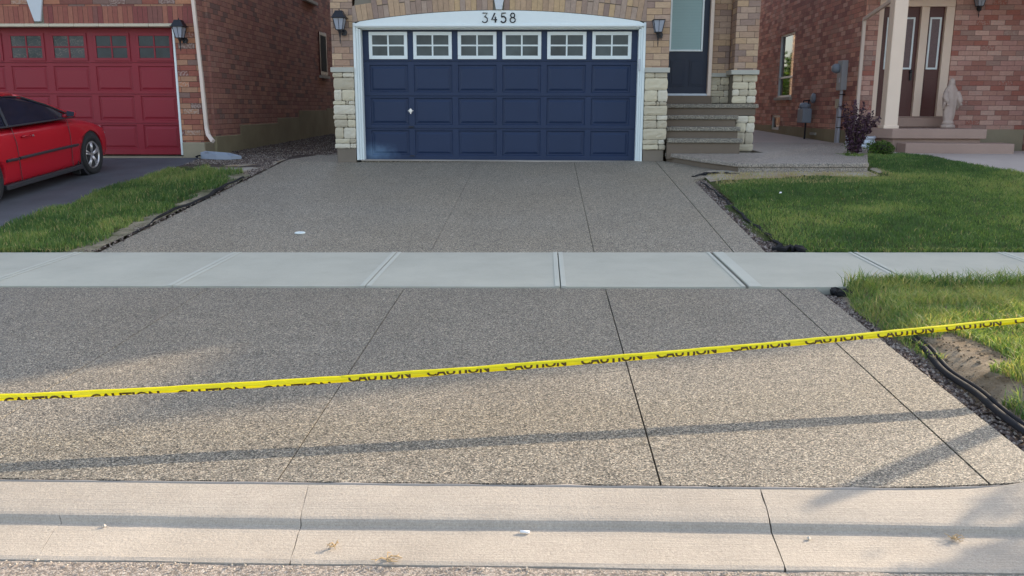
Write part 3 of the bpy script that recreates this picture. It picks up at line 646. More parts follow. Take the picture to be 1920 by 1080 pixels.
grass('grass', 'patchy sunlit boulevard grass between the sidewalk and the curb', 2.24, 6.5, 3.5, 6.6, 100000, zblvd, lambda x, y: x > bedge(y)-.02, .03, .075, .006, 14, lean=.9, tint=.26, dry=.10, density=bdens)
grass('grass', 'long grass overhanging the sidewalk edge on the boulevard', 2.34, 5.2, 6.40, 6.62, 2600, zblvd, lambda x, y: True, .06, .12, .007, 15, lean=.9, dry=.12)
#@@PART3
# ================================================================== HOUSES
def mkroof(m, x0, x1, y0, y1, ze, pitch, ov=.4, front_gable=False, thick=.18):
    x0 -= ov; x1 += ov; y0 -= ov; y1 += ov
    if front_gable:
        xm = (x0+x1)/2; zr = ze+(x1-x0)/2*pitch
        m.add([(x0, y0, ze), (x1, y0, ze), (x1, y1, ze), (x0, y1, ze), (xm, y0, zr), (xm, y1, zr)], [(0, 1, 4), (1, 2, 5, 4), (2, 3, 5), (3, 0, 4, 5), (0, 3, 2, 1)])
    else:
        hw = min(x1-x0, y1-y0)/2; zr = ze+hw*pitch
        if (x1-x0) > (y1-y0): a, b = (x0+hw, (y0+y1)/2), (x1-hw, (y0+y1)/2)
        else: a, b = ((x0+x1)/2, y0+hw), ((x0+x1)/2, y1-hw)
        if (x1-x0) > (y1-y0): fs = [(0, 1, 5, 4), (1, 2, 5), (2, 3, 4, 5), (3, 0, 4)]
        else: fs = [(0, 1, 4), (1, 2, 5, 4), (2, 3, 5), (3, 0, 4, 5)]
        m.add([(x0, y0, ze), (x1, y0, ze), (x1, y1, ze), (x0, y1, ze), (a[0], a[1], zr), (b[0], b[1], zr)], fs+[(0, 3, 2, 1)])
    m.box(x0+.01, x1-.01, y0+.01, y1-.01, ze-thick, ze-.002)

def garage_door(parent, X0, X1, Y, Zb, Zt, cells, rows, win, wmat, pmat, gmats, frame_w, label=None):
    """sectional door: cells = list of (x0,x1); rows = list of (z0,z1) of raised panels; win = (z0,z1) of windows"""
    m = MB(); yf = Y; yb = Y+.045
    # flat face built as a grid around the cells
    def rect(x0, x1, z0, z1, y): return [(x0, y, z0), (x1, y, z0), (x1, y, z1), (x0, y, z1)]
    seams = [r[1]+.035 for r in rows[:-1]]+[win[0]-.03]
    xs_ = [X0]+[c for p in cells for c in p]+[X1]
    zs_ = [Zb]+[c for p in rows for c in p]+[win[0], win[1], Zt]
    zs_ = sorted(zs_)
    cellset = {(a, b) for a, b in cells}; rowset = {(a, b) for a, b in rows}
    for i in range(len(xs_)-1):
        for j in range(len(zs_)-1):
            x0, x1, z0, z1 = xs_[i], xs_[i+1], zs_[j], zs_[j+1]
            if x1-x0 < 1e-4 or z1-z0 < 1e-4: continue
            if (x0, x1) in cellset and (z0, z1) in rowset:
                ins = [(0, 0), (.010, .016), (.030, .016), (.060, .003)]
                prev = None; rings = []
                for d, dp in ins: rings.append(rect(x0+d, x1-d, z0+d, z1-d, yf+dp))
                vs = [v for r_ in rings for v in r_]; fs = []
                for k in range(len(ins)-1):
                    for q in range(4): fs.append((k*4+q, k*4+(q+1) % 4, k*4+4+(q+1) % 4, k*4+4+q))
                fs.append((12, 13, 14, 15)); m.add(vs, fs)
            else:
                cut = [s for s in seams if z0+.004 < s < z1-.004]
                if cut:
                    s = cut[0]; m.add(rect(x0, x1, z0, s-.004, yf), [(0, 1, 2, 3)]); m.add(rect(x0, x1, s+.004, z1, yf), [(0, 1, 2, 3)])
                    m.add([(x0, yf, s-.004), (x1, yf, s-.004), (x1, yf+.02, s-.002), (x0, yf+.02, s-.002)], [(0, 1, 2, 3)])
                    m.add([(x0, yf, s+.004), (x1, yf, s+.004), (x1, yf+.02, s+.002), (x0, yf+.02, s+.002)], [(0, 1, 2, 3)])
                    m.add([(x0, yf+.02, s-.002), (x1, yf+.02, s-.002), (x1, yf+.02, s+.002), (x0, yf+.02, s+.002)], [(0, 1, 2, 3)])
                else: m.add(rect(x0, x1, z0, z1, yf), [(0, 1, 2, 3)])
    m.add(rect(X0, X1, Zb, Zt, yb), [(3, 2, 1, 0)])
    m.add([(X0, yf, Zb), (X0, yb, Zb), (X1, yb, Zb), (X1, yf, Zb)], [(0, 1, 2, 3)])
    door = m.build('garage_door', wmat, parent, recalc=False)
    # lift the little lip over each section
    for s in seams[:]:
        m = MB()
        for (a, b) in cells: m.hexa([(a, yf-.006, s-.014), (b, yf-.006, s-.014), (a, yf-.001, s-.012), (b, yf-.001, s-.012), (a, yf-.003, s-.004), (b, yf-.003, s-.004), (a, yf-.001, s-.004), (b, yf-.001, s-.004)])
        m.build('section_lip', wmat, door)
    z0, z1 = win; fwid = frame_w
    for k, (a, b) in enumerate(cells):
        m = MB(); y0, y1 = yf-.016, yf-.001
        m.box(a, b, y0, y1, z1-fwid, z1); m.box(a, b, y0, y1, z0, z0+fwid); m.box(a, a+fwid, y0, y1, z0+fwid, z1-fwid); m.box(b-fwid, b, y0, y1, z0+fwid, z1-fwid)
        mx, mz = (a+b)/2, (z0+z1)/2; t = .013
        m.box(mx-t, mx+t, y0+.003, y1, z0+fwid, z1-fwid); m.box(a+fwid, mx-t, y0+.003, y1, mz-t, mz+t); m.box(mx+t, b-fwid, y0+.003, y1, mz-t, mz+t)
        m.build('window_frame', pmat, door, bevel=.003, seg=1)
        m = MB(); m.box(a+.01, b-.01, yf-.004, yf-.0012, z0+.01, z1-.01); m.build('window_pane', gmats[k % len(gmats)], door)
    return door

def arch_pts(x0, x1, zs, sag, n=40):
    c = (x1-x0)/2; Rr = (c*c+sag*sag)/(2*sag); xm = (x0+x1)/2; zc = zs+sag-Rr
    return [(x0+(x1-x0)*i/n, zc+math.sqrt(max(0, Rr*Rr-(x0+(x1-x0)*i/n-xm)**2))) for i in range(n+1)], (xm, zc, Rr)

def ashlar(m, x0, x1, z0, z1, y, rows, seed, corner=None, dep=.05):
    """rough faced stone blocks: rows = [(height, [fractions])]"""
    r_ = random.Random(seed); tot = sum(h for h, _ in rows); z = z0
    for h, fr in rows:
        hh = h/tot*(z1-z0); x = x0
        for f in fr:
            ww = f*(x1-x0); j = .0035
            a, b, c, d = x+j, x+ww-j, z+j, z+hh-j; pr = dep+r_.uniform(-.006, .010); ext = 0
            if corner == 'l' and x == x0: a -= r_.uniform(0, .035)
            if corner == 'r' and abs(x+ww-x1) < 1e-5: b += r_.uniform(0, .035)
            nx, nz = 6, 5; vs = []
            for q in range(nz+1):
                for p_ in range(nx+1):
                    u, v = p_/nx, q/nz; e = min(1, min(u, 1-u)*9)*min(1, min(v, 1-v)*7)
                    rx = (r_.uniform(-.004, .004)); bul = .80+.20*e
                    cxn = (.012 if (p_ in (0, nx) and q in (0, nz)) else 0)
                    vs.append((a+(b-a)*u+rx+(cxn if p_ == 0 else -cxn if p_ == nx else 0), y-pr*bul+r_.uniform(-.004, .004)*e, c+(d-c)*v+r_.uniform(-.003, .003)))
            k = nx+1; fs = [(q*k+p_, q*k+p_+1, (q+1)*k+p_+1, (q+1)*k+p_) for q in range(nz) for p_ in range(nx)]
            ring = list(range(0, nx+1))+[i*k+nx for i in range(1, nz+1)]+[nz*k+i for i in range(nx-1, -1, -1)]+[i*k for i in range(nz-1, 0, -1)]
            nb_ = len(vs)
            for i in ring: vs.append((vs[i][0], y, vs[i][2]))
            L = len(ring); fs += [(ring[i], nb_+i, nb_+(i+1) % L, ring[(i+1) % L]) for i in range(L)]
            m.add(vs, fs, r_.random()); x += ww
        z += hh
# ---------------------------------------------------------------- centre house
H1 = thing('brick_house', 'tan brick house with navy double garage door, stone piers and white arched header', 'house', (-.7, 14.2, .55))
ZA = 3.9
arc, (axm, azc, aR) = arch_pts(-3.09, 1.60, 2.735, .185)
m = MB()
m.box(-3.44, -3.09, 14.15, 14.42, 1.99, ZA)                       # left pier brick
m.box(1.60, 1.975, 14.15, 14.42, 1.99, ZA)
outer = [(axm+(x-axm)*(aR+.40)/aR, azc+(z-azc)*(aR+.40)/aR) for x, z in arc]
# spandrels above the soldier band
m.prism([(-3.09, outer[0][1]+.0)]+[(max(-3.09, min(1.6, x)), z) for x, z in outer if -3.09 < x < 1.6]+[(1.60, outer[-1][1]), (1.60, ZA), (-3.09, ZA)], 'y', 14.15, 14.42)
m.box(-3.44, 1.975, 14.15, 15.3, ZA, 6.6)                         # wall over the garage
m.box(-3.44, -3.20, 14.42, 15.3, .3, ZA); m.box(1.72, 1.975, 14.42, 15.29, .3, ZA)
m.box(-3.44, 3.56, 15.40, 34.4, .3, 6.6)
m.box(2.862, 3.16, 15.30, 15.399, 2.0, 4.2); m.box(1.976, 3.56, 15.0, 15.399, 4.2, 6.6)
wall1 = m.build('wall', M['brick_tan'], H1)
# porch column, brick above
m = MB(); m.box(3.165, 3.545, 14.86, 15.22, 2.03, 4.2); m.build('porch_column', M['brick_tan'], H1)
m = MB(); m.box(1.976, 3.56, 14.4, 14.999, 4.2, 4.6); m.build('porch_beam', M['white'], H1)
# voussoirs
m = MB(); nv = 54; th0 = math.atan2(-3.09-axm, arc[0][1]-azc); th1 = math.atan2(1.60-axm, arc[-1][1]-azc); r_ = random.Random(5)
for i in range(nv):
    a, b = th0+(th1-th0)*i/nv, th0+(th1-th0)*(i+1)/nv; e = .0022/aR; xm_ = axm+aR*math.sin((a+b)/2)
    if -.865 < xm_ < -.625: continue
    segs = [(.004, .392)] if r_.random() < .55 else [(.004, .19), (.202, .392)]
    if i < 4: segs = [(.004, .25)]
    for (p, q) in segs:
        P = lambda th, rr: (axm+(aR+rr)*math.sin(th), azc+(aR+rr)*math.cos(th))
        pts = [P(a+e, p), P(b-e, p), P(b-e, q), P(a+e, q)]; pts = [(max(-3.088, min(1.598, x)), z) for x, z in pts]
        m.prism(pts, 'y', 14.148+r_.uniform(-.002, .002), 14.3, r_.random())
m.build('soldier_course', M['soldier_tan'], H1)
m = MB(); m.prism([(x, z) for x, z in arc]+[(x, z) for x, z in reversed(outer) if -3.09 <= x <= 1.6], 'y', 14.165, 14.40); m.build('mortar_bed', M['stonej'], H1)
m = MB(); m.prism([(-.785, 2.925), (-.69, 2.925), (-.60, 3.40), (-.875, 3.40)], 'y', 14.118, 14.3); m.build('keystone', M['key'], H1, bevel=.008)
# stone piers
def pier(x0, x1, seed, corner):
    m = MB(); m.box(x0, x1, 14.15, 14.42, .74, 1.955)
    m.build('stone_pier_core', M['stonej'], H1)
    m = MB(); rws = [(.09, [.45, .55]), (.21, [1.]), (.20, [.60, .40] if corner == 'r' else [.38, .62]), (.07, [.55, .15, .30]), (.17, [1.]), (.09, [.6, .4]), (.14, [.62, .38]), (.20, [1.] if corner == 'r' else [.4, .6]), (.09, [.7, .3]), (.09, [.72, .28])]
    rws = rws[::-1]; ashlar(m, x0, x1, .74, 1.955, 14.152, rws, seed, corner)
    m.build('stone_pier', M['stone'], H1, smooth=False)
    m = MB(); m.box(x0-.04 if corner == 'l' else x0-.005, x1+.005 if corner == 'l' else x1+.04, 14.085, 14.425, 1.957, 2.035); m.build('stone_cap', M['cap'], H1, bevel=.006)
    m = MB(); m.box(x0+.01, x1-.01, 14.13, 14.42, .3, .738); m.build('pier_base', M['found_b'], H1, bevel=.006)
pier(-3.42, -3.09, 21, 'l'); pier(1.60, 1.95, 22, 'r')
# door trim: jambs with mouldings, header panel
for s, xi, xo in ((1, -2.975, -3.088), (-1, 1.493, 1.598)):
    m = MB()
    for k, (u0, u1, yy) in enumerate(((0, .30, 14.185), (.30, .62, 14.165), (.62, 1., 14.140))):
        a, b = xi+(xo-xi)*u0, xi+(xo-xi)*u1; m.box(min(a, b), max(a, b), yy, 14.39, .548, 2.640+(.0 if k == 0 else .03 if k == 1 else .09))
    m.build('door_jamb', M['white'], H1, bevel=.006)
m = MB(); hp = [(x, z-.004) for x, z in arc]; m.prism([(-3.086, 2.70)]+hp[1:-1]+[(1.596, 2.70)], 'y', 14.150, 14.30); m.build('header_panel', M['white'], H1)
m = MB(); m.box(-3.06, 1.57, 14.128, 14.149, 2.668, 2.70); m.box(-3.04, 1.55, 14.150, 14.36, 2.652, 2.6995); m.box(-2.974, 1.492, 14.20, 14.37, 2.632, 2.651); m.build('header_trim', M['white'], H1, bevel=.004)
vs, fs = text_geo('3458', .2)
def put_text(m, s, x, z, hgt, wdt, y, th=.006, gap=1.):
    for i, ch in enumerate(s):
        vs, fs = text_geo(ch, 1.); xs__ = [v[0] for v in vs]; ys__ = [v[1] for v in vs]; x0, x1, y0, y1 = min(xs__), max(xs__), min(ys__), max(ys__)
        P = [(x+i*wdt+(v[0]-x0)/(x1-x0)*wdt*.66, z+(v[1]-y0)/(y1-y0)*hgt) for v in vs]; n = len(P)
        m.add([(a, y-th, b) for a, b in P], fs); m.add([(a, y-.0005, b) for a, b in P], fs)
# open, rounded numerals drawn as bent bars
def bar(m, pts, t, y, th=.008):
    m.tube([(x, y-th/2, z) for x, z in pts], t, 6, flat=.7)
def numeral(m, ch, x, z, w_, h, y, t=.0125):
    def arc_(cx_, cz_, rx, rz, a0, a1, n=14): return [(x+(cx_+rx*math.cos(R(a0+(a1-a0)*i/n)))*w_, z+(cz_+rz*math.sin(R(a0+(a1-a0)*i/n)))*h) for i in range(n+1)]
    q = lambda a, b: (x+a*w_, z+b*h)
    if ch == '3': bar(m, [q(.08, 1), q(.95, 1), q(.42, .60)], t, y); bar(m, arc_(.45, .30, .5, .30, 95, -150), t, y)
    if ch == '4': bar(m, [q(.62, 1.), q(.05, .30), q(1.0, .30)], t, y); bar(m, [q(.72, .62), q(.72, .0)], t, y)
    if ch == '5': bar(m, [q(.92, 1), q(.22, 1), q(.16, .58)], t, y); bar(m, arc_(.46, .32, .48, .32, 130, -150), t, y)
    if ch == '8': bar(m, arc_(.5, .76, .36, .24, 0, 360, 20), t, y); bar(m, arc_(.5, .27, .46, .27, 0, 360, 22), t, y)
m = MB()
for i, ch in enumerate('3458'): numeral(m, ch, -1.005+i*.147, 2.73, .088, .145, 14.149)
tag(m.build('house_number', M['black'], H1, smooth=True), 'black open numerals reading 3458')
cells = [(-2.87+i*.726, -2.87+i*.726+.63) for i in range(6)]
rowsb = [(.625, 1.03), (1.125, 1.555), (1.65, 2.085)]
gd = garage_door(H1, -2.975, 1.493, 14.33, .553, 2.68, cells, rowsb, (2.175, 2.605), M['navy'], M['white'], [M['glass']], .055)
m = MB(); m.box(-2.235, -2.185, 14.312, 14.329, 1.325, 1.37, mi=0); m.tube([(-2.25, 14.30, 1.348), (-2.16, 14.30, 1.352)], .009, 8); m.tube([(-2.205, 14.30, 1.30), (-2.205, 14.30, 1.385)], .010, 8); m.lathe([(.022, -.02), (.022, 0), (.012, .012)], (-2.205, 14.312, 1.36), 12, 'y')
m.build('handle', M['chrome'], gd, smooth=False)
for q in ((-2.245, -2.165, 1.085, 1.10), (-2.235, -2.155, .61, .622)):
    m = MB(); m.box(q[0], q[1], 14.305, 14.329, q[2], q[3]); m.build('step_plate', M['black'], gd)
m = MB(); m.box(1.496, 1.522, 14.150, 14.184, 1.99, 2.17); m.build('keypad', M['pvc'], H1, bevel=.004)
# entry door, frame and side wall
m = MB(); m.box(2.80, 2.86, 15.20, 15.395, 1.60, 4.2); m.box(1.976, 2.10, 15.20, 15.395, 1.60, 4.2); m.box(2.10, 2.80, 15.2, 15.395, 3.78, 4.2)
m.build('door_frame', M['cream'], H1, bevel=.006)
m = MB(); m.box(2.101, 2.799, 15.30, 15.345, 1.655, 3.78); 
for (a, b) in ((2.16, 2.41), (2.49, 2.74)):
    m.box(a, b, 15.290, 15.2995, 1.78, 2.22); m.box(a+.03, b-.03, 15.283, 15.2895, 1.81, 2.19)
fd = m.build('front_door', M['bluedoor'], H1, bevel=.006)
m = MB(); z0, z1, a, b = 2.36, 3.65, 2.13, 2.70
m.box(a, b, 15.275, 15.2995, z0, z0+.03); m.box(a, b, 15.275, 15.2995, z1-.03, z1); m.box(a, a+.03, 15.275, 15.2995, z0+.03, z1-.03); m.box(b-.03, b, 15.275, 15.2995, z0+.03, z1-.03); m.build('window_frame', M['white'], fd, bevel=.004)
m = MB()
for i in range(26): m.add([(a+.03, 15.290, z0+.03+i*.0473), (b-.03, 15.290, z0+.03+i*.0473), (b-.03, 15.2955, z0+.03+(i+1)*.0473), (a+.03, 15.2955, z0+.03+(i+1)*.0473)], [(0, 1, 2, 3)])
m.build('window_blind', M['blind'], fd)
m = MB(); m.box(2.10, 2.80, 15.22, 15.31, 1.618, 1.653); m.build('door_sill', M['galv'], fd)
m = MB(); m.box(1.976, 2.86, 15.10, 15.395, 1.48, 1.616); m.build('door_step', M['riser'], H1)
# stone on the recessed wall and under the column
m = MB(); m.box(2.862, 3.55, 15.30, 15.399, .5, 1.93); m.box(3.17, 3.53, 14.90, 15.2, .5, 1.955); m.build('stone_core', M['stonej'], H1)
m = MB(); ashlar(m, 2.862, 3.18, 1.49, 1.93, 15.299, [(.12, [.55, .45]), (.11, [.75, .25]), (.10, [.4, .35, .25]), (.14, [.55, .45])], 31, None, .03); m.build('stone_wall', M['stone'], H1)
m = MB(); m.box(2.862, 3.20, 15.235, 15.3, 1.932, 1.998); m.build('stone_cap', M['cap'], H1, bevel=.006)
m = MB(); ashlar(m, 3.155, 3.535, 1.49, 1.955, 14.899, [(.12, [.65, .35]), (.11, [.3, .4, .3]), (.12, [.7, .3]), (.12, [.42, .58])], 32, 'r', .04); m.build('stone_column_base', M['stone'], H1); m = MB()
ashlar(m, 3.21, 3.50, .70, 1.28, 14.75, [(.12, [1.]), (.2, [.55, .45]), (.16, [.6, .4]), (.12, [.7, .3])], 33, 'r', .04); m.build('stone_column_base', M['stone'], H1)
m = MB(); m.box(3.21, 3.50, 14.751, 15.3, .6, 1.28); m.build('stone_core', M['stonej'], H1)
m = MB(); m.box(3.11, 3.575, 14.80, 15.25, 1.957, 2.03); m.build('stone_cap', M['cap'], H1, bevel=.006)
# porch steps: aggregate treads on smooth risers
st = thing('porch_steps', 'flight of four exposed aggregate porch steps between the stone pier and the porch column', 'steps', (2.6, 14.3, .65))
m = MB(); rz_ = [(1.475, 14.82, 3.60), (1.290, 14.54, 3.215), (1.105, 14.27, 3.20), (.925, 14.00, 3.185)]
for k, (z, y, x1) in enumerate(rz_):
    yb = 15.29 if k == 0 else rz_[k-1][1]+.06
    m.box(1.99, x1, y, yb, z-.070, z)
m.build('tread', M['agg'], st, bevel=.014, seg=3)
m = MB()
for k, (z, y, x1) in enumerate(rz_):
    zb = .60 if k == 3 else rz_[k+1][0]-.0005
    m.box(1.985, (3.56 if k == 0 else x1-.04), y+.035, 15.28 if k == 0 else rz_[k-1][1]+.034, zb if k else 1.288, z-.0705)
m.box(1.985, 3.20, 14.86, 15.28, .6, 1.2875)
m.build('riser', M['riser'], st, bevel=.004)
m = MB(); mkroof(m, -3.44, 3.56, 14.15, 34.4, 6.8, .6); m.build('roof', M['shingle'], H1)
# ---------------------------------------------------------------- lanterns
def lantern(label, small=False):
    t = thing('wall_lantern', label, 'wall lamp', (0, 0, 0), 0, 'black carriage lanterns on the house fronts')
    m = MB(); m.lathe([(.045, 0), (.045, -.012), (.03, -.02)], (.045, 0, -.14), 16, 'y'); m.tube([(.045, -.01, -.14), (.035, -.08, -.15), (0, -.115, -.125)], .012, 8); m.box(.012, .078, -.05, -.008, -.19, -.11)
    m.lathe([(.004, -.33), (.010, -.27), (.006, -.25), (.014, -.20), (.02, -.165), (.030, -.13), (.045, -.122), (.045, -.11)], (0, -.12, 0), 12); m.build('bracket', M['black'], t)
    m = MB(); tp, bt, z0, z1 = .088, .052, -.11, .07
    for sx in (-1, 1):
        for sy in (-1, 1): m.tube([(sx*bt, -.12+sy*bt, z0), (sx*tp, -.12+sy*tp, z1)], .006, 5)
    for (zz, hw) in ((z0, bt), (z1, tp)):
        for a, b in (((-1, -1), (1, -1)), ((1, -1), (1, 1)), ((1, 1), (-1, 1)), ((-1, 1), (-1, -1))): m.tube([(a[0]*hw, -.12+a[1]*hw, zz), (b[0]*hw, -.12+b[1]*hw, zz)], .006, 5)
    m.tube([(0, -.12-bt-.001, z0), (0, -.12-tp-.001, z1)], .0035, 5)
    m.build('cage', M['black'], t)
    m = MB(); q = .95; m.hexa([(-bt*q, -.12-bt*q, z0), (bt*q, -.12-bt*q, z0), (-bt*q, -.12+bt*q, z0), (bt*q, -.12+bt*q, z0), (-tp*q, -.12-tp*q, z1), (tp*q, -.12-tp*q, z1), (-tp*q, -.12+tp*q, z1), (tp*q, -.12+tp*q, z1)]); m.build('glass_shade', M['frost'], t)
    m = MB()
    def ring(hw, z): return [(-hw, -.12-hw, z), (hw, -.12-hw, z), (-hw, -.12+hw, z), (hw, -.12+hw, z)]
    if not small:
        m.hexa(ring(.118, .071)+ring(.112, .083)); m.hexa(ring(.100, .084)+ring(.060, .165)); m.hexa(ring(.062, .166)+ring(.056, .180)); m.lathe([(.012, .18), (.006, .195), (.010, .205), (.001, .215)], (0, -.12, 0), 10)
    else:
        m.hexa(ring(.10, .071)+ring(.092, .079)); m.hexa(ring(.03, .08)+ring(.01, .088))
    m.build('cap', M['black'], t); return t
L1 = lantern('black lantern on the brick pier left of the navy garage door'); L1.location = (-3.27, 14.15, 2.72)
L2 = dup(L1, (-6.19, 14.93, 2.66), 0, 'black lantern on the red brick pier beside the burgundy garage door')
L3 = lantern('small flat topped black lantern on the brick pier right of the navy garage door', True); L3.location = (1.775, 14.15, 2.68)
L4 = dup(L1, (8.62, 18.2, 3.52), 0, 'black lantern high on the brick wall above the stone statue at the right edge')
# ---------------------------------------------------------------- left house
H2 = thing('brick_house', 'orange red brick house with burgundy garage door at the left edge', 'house', (-8, 14.95, .55))
m = MB(); m.box(-6.335, -5.95, 14.95, 15.35, .80, 2.80)
m.box(-11.6, -11.1, 14.95, 15.35, .6, 2.80); m.box(-11.6, -5.95, 14.95, 15.35, 3.083, 6.6); m.build('wall', M['brick_red'], H2)
m = MB(); m.box(-11.6, -5.945, 15.36, 25, 1.38, 6.6); m.box(-6.3, -5.9455, 15.351, 25, 1.05, 1.38)
m = MB(); fz = [(15.36, 16.65, .89), (16.65, 19.04, 1.07), (19.04, 20.73, 1.18), (20.73, 23.4, 1.34), (23.4, 26, 1.40)]
m.box(-11.6, -6.2, 15.36, 26, .4, 6.59)
for a, b, z in fz: m.box(-6.19, -5.90, a, b, z, 6.59)
m.box(-6.19, -5.948, 15.0, 15.359, .89, 6.59)
m.build('side_wall', M['brick_side'], H2)
m = MB()
for a, b, z in fz: m.box(-6.19, -5.885, a, b, .35, z-.001)
m.build('foundation', M['found_d'], H2, bevel=.01)
m = MB(); m.box(-6.335, -5.93, 14.92, 15.359, .3, .799); m.build('pier_base', M['found'], H2, bevel=.02)
# header of soldier bricks
m = MB(); r_ = random.Random(9); X = -11.1; i = 0; done = False
while X < -6.0:
    if X > -8.7 and not done: m.build('soldier_course', M['soldier_red'], H2); m = MB(); done = True
    if not (-8.79 < X+.04 < -8.56): m.box(X+.003, X+.083, 14.948+r_.uniform(-.002, .002), 15.2, 2.80, 3.08, r_.random())
    X += .0865
m.build('soldier_course', M['soldier_red'], H2)
m = MB(); m.box(-11.1, -5.951, 14.955, 15.3, 2.801, 3.082); m.build('mortar_bed', M['stonej'], H2)
m = MB(); m.prism([(-8.745, 2.83), (-8.635, 2.83), (-8.56, 3.24), (-8.86, 3.24)], 'y', 14.915, 15.1); m.build('keystone', M['key'], H2, bevel=.008)
m = MB()
for i in range(11): m.box(-11.1+i*.433, -11.1+i*.433+.4325, 14.925-.0015*(i % 2), 15.3, 2.745, 2.797)
m.build('lintel', M['beige'], H2, bevel=.008)
m = MB(); m.box(-6.375, -6.337, 14.94, 15.24, .575, 2.744); m.build('door_jamb', M['white'], H2, bevel=.008)
cells = [(-7.115-i*.757, -7.115-i*.757+.64) for i in range(6)][::-1]
garage_door(H2, -11.05, -6.376, 15.16, .575, 2.76, cells, [(.67, 1.085), (1.17, 1.59), (1.675, 2.10)], (2.19, 2.66), M['red'], M['red'], [M['glassd'], M['glassd'], m_reflect('painted_reflection_glass'), m_reflect('painted_reflection_glass'), M['glassd'], M['glassd']], .05)
m = MB(); m.tube([(-5.975, 14.905, 6.5), (-5.955, 14.905, 3.2), (-5.905, 14.905, 1.98)], .040, 4, flat=1.); m.tube([(-5.905, 14.906, 2.0), (-5.875, 14.906, 1.05), (-5.84, 14.87, .93), (-5.72, 14.76, .82)], .043, 4)
m.build('downspout', M['cream'], H2, bevel=.006)
m = MB(); m.box(-5.905, -5.87, 22.85, 23.6, 2.25, 3.35); sw = m.build('side_window', M['brown'], H2, bevel=.01)
m = MB(); m.box(-5.869, -5.866, 22.95, 23.5, 2.35, 3.27); m.build('window_pane', M['interior'], sw)
m = MB(); m.box(-5.9, -5.82, 22.8, 23.65, 2.18, 2.249); m.build('window_sill', M['cap'], sw)
m = MB(); m.box(-5.9, -5.80, 21.5, 22.6, 3.96, 4.03); m.build('upper_sill', M['cap'], H2)
m = MB(); mkroof(m, -11.6, -5.9, 14.95, 25, 6.8, .6); m.build('roof', M['shingle'], H2)
# splash block under the downspout
sb = MB(); th = R(-25)
P = [(-5.93, 14.80), (-5.52, 14.92), (-5.18, 14.52), (-5.42, 14.40), (-5.62, 14.50)]
def zb(p, h): return (p[0], p[1], gz(p[0], p[1])+.02+h)
outer_ = [(-5.90, 14.62), (-5.92, 14.90), (-5.50, 14.90), (-5.17, 14.56), (-5.30, 14.42), (-5.55, 14.42)]
cxm = sum(p[0] for p in outer_)/6; cym = sum(p[1] for p in outer_)/6
inn = [(cxm+(p[0]-cxm)*.84, cym+(p[1]-cym)*.84) for p in outer_]
n = 6; vs = [zb(p, 0) for p in outer_]+[zb(p, .11-.06*(p[0]+5.92)/.75) for p in outer_]+[zb(p, .105-.06*(p[0]+5.92)/.75) for p in inn]+[zb(p, .02) for p in inn]
fs = [tuple(range(n-1, -1, -1)), tuple(range(3*n, 4*n))]+[(k*n+i, k*n+(i+1) % n, (k+1)*n+(i+1) % n, (k+1)*n+i) for k in range(3) for i in range(n)]
sb.add(vs, fs); tag(sb.build('splash_block', M['splash'], None), 'grey blue plastic splash block under the downspout of the left house', 'splash block')
# ---------------------------------------------------------------- right house
H3 = thing('brick_house', 'pinkish red brick house with brown double entry door at the right edge', 'house', (8, 18.2, .7))
YR = 18.2; XR = 6.45
m = MB(); m.box(XR+.02, 6.72, YR, YR+.3, .3, 3.55); m.box(8.22, 9.84, YR, YR+.3, 1.0, 3.55); m.box(XR+.02, 12.9, YR, YR+.3, 3.551, 7.3)
m.build('wall', M['brick_right'], H3)
m = MB(); m.box(8.22, 9.84, YR-.02, YR+.3, .3, .999); m.build('foundation', M['found'], H3)
m = MB()    # side wall with two openings
def wallx(m, x0, x1, y0, y1, z0, z1, holes):
    ysx = sorted({y0, y1, *[h[0] for h in holes], *[h[1] for h in holes]}); zsx = sorted({z0, z1, *[h[2] for h in holes], *[h[3] for h in holes]})
    for a, b in zip(ysx[:-1], ysx[1:]):
        for c, d in zip(zsx[:-1], zsx[1:]):
            ym, zm = (a+b)/2, (c+d)/2
            if any(h[0] < ym < h[1] and h[2] < zm < h[3] for h in holes): continue
            m.box(x0, x1, a, b, c, d)
WH = [(23.15, 24.65, 1.72, 3.38), (24.1, 25.05, .84, 1.24)]
wallx(m, XR, XR+.25, YR+.301, 33, .96, 7.3, WH[:1]+[(24.1, 25.05, .96, 1.24)]); m.box(XR, XR+.25, YR+.001, YR+.300, .96, 7.3); m.build('side_wall', M['brick_right_side'], H3)
m = MB(); wallx(m, XR-.02, XR+.25, YR-.0, 33, .3, .959, [(24.1, 25.05, .84, .959)]); m.build('side_foundation', M['found_d'], H3)
m = MB(); m.box(XR+.26, 12.9, YR+.31, 33, .3, 7.29); m.build('inner_core', M['interior'], H3)
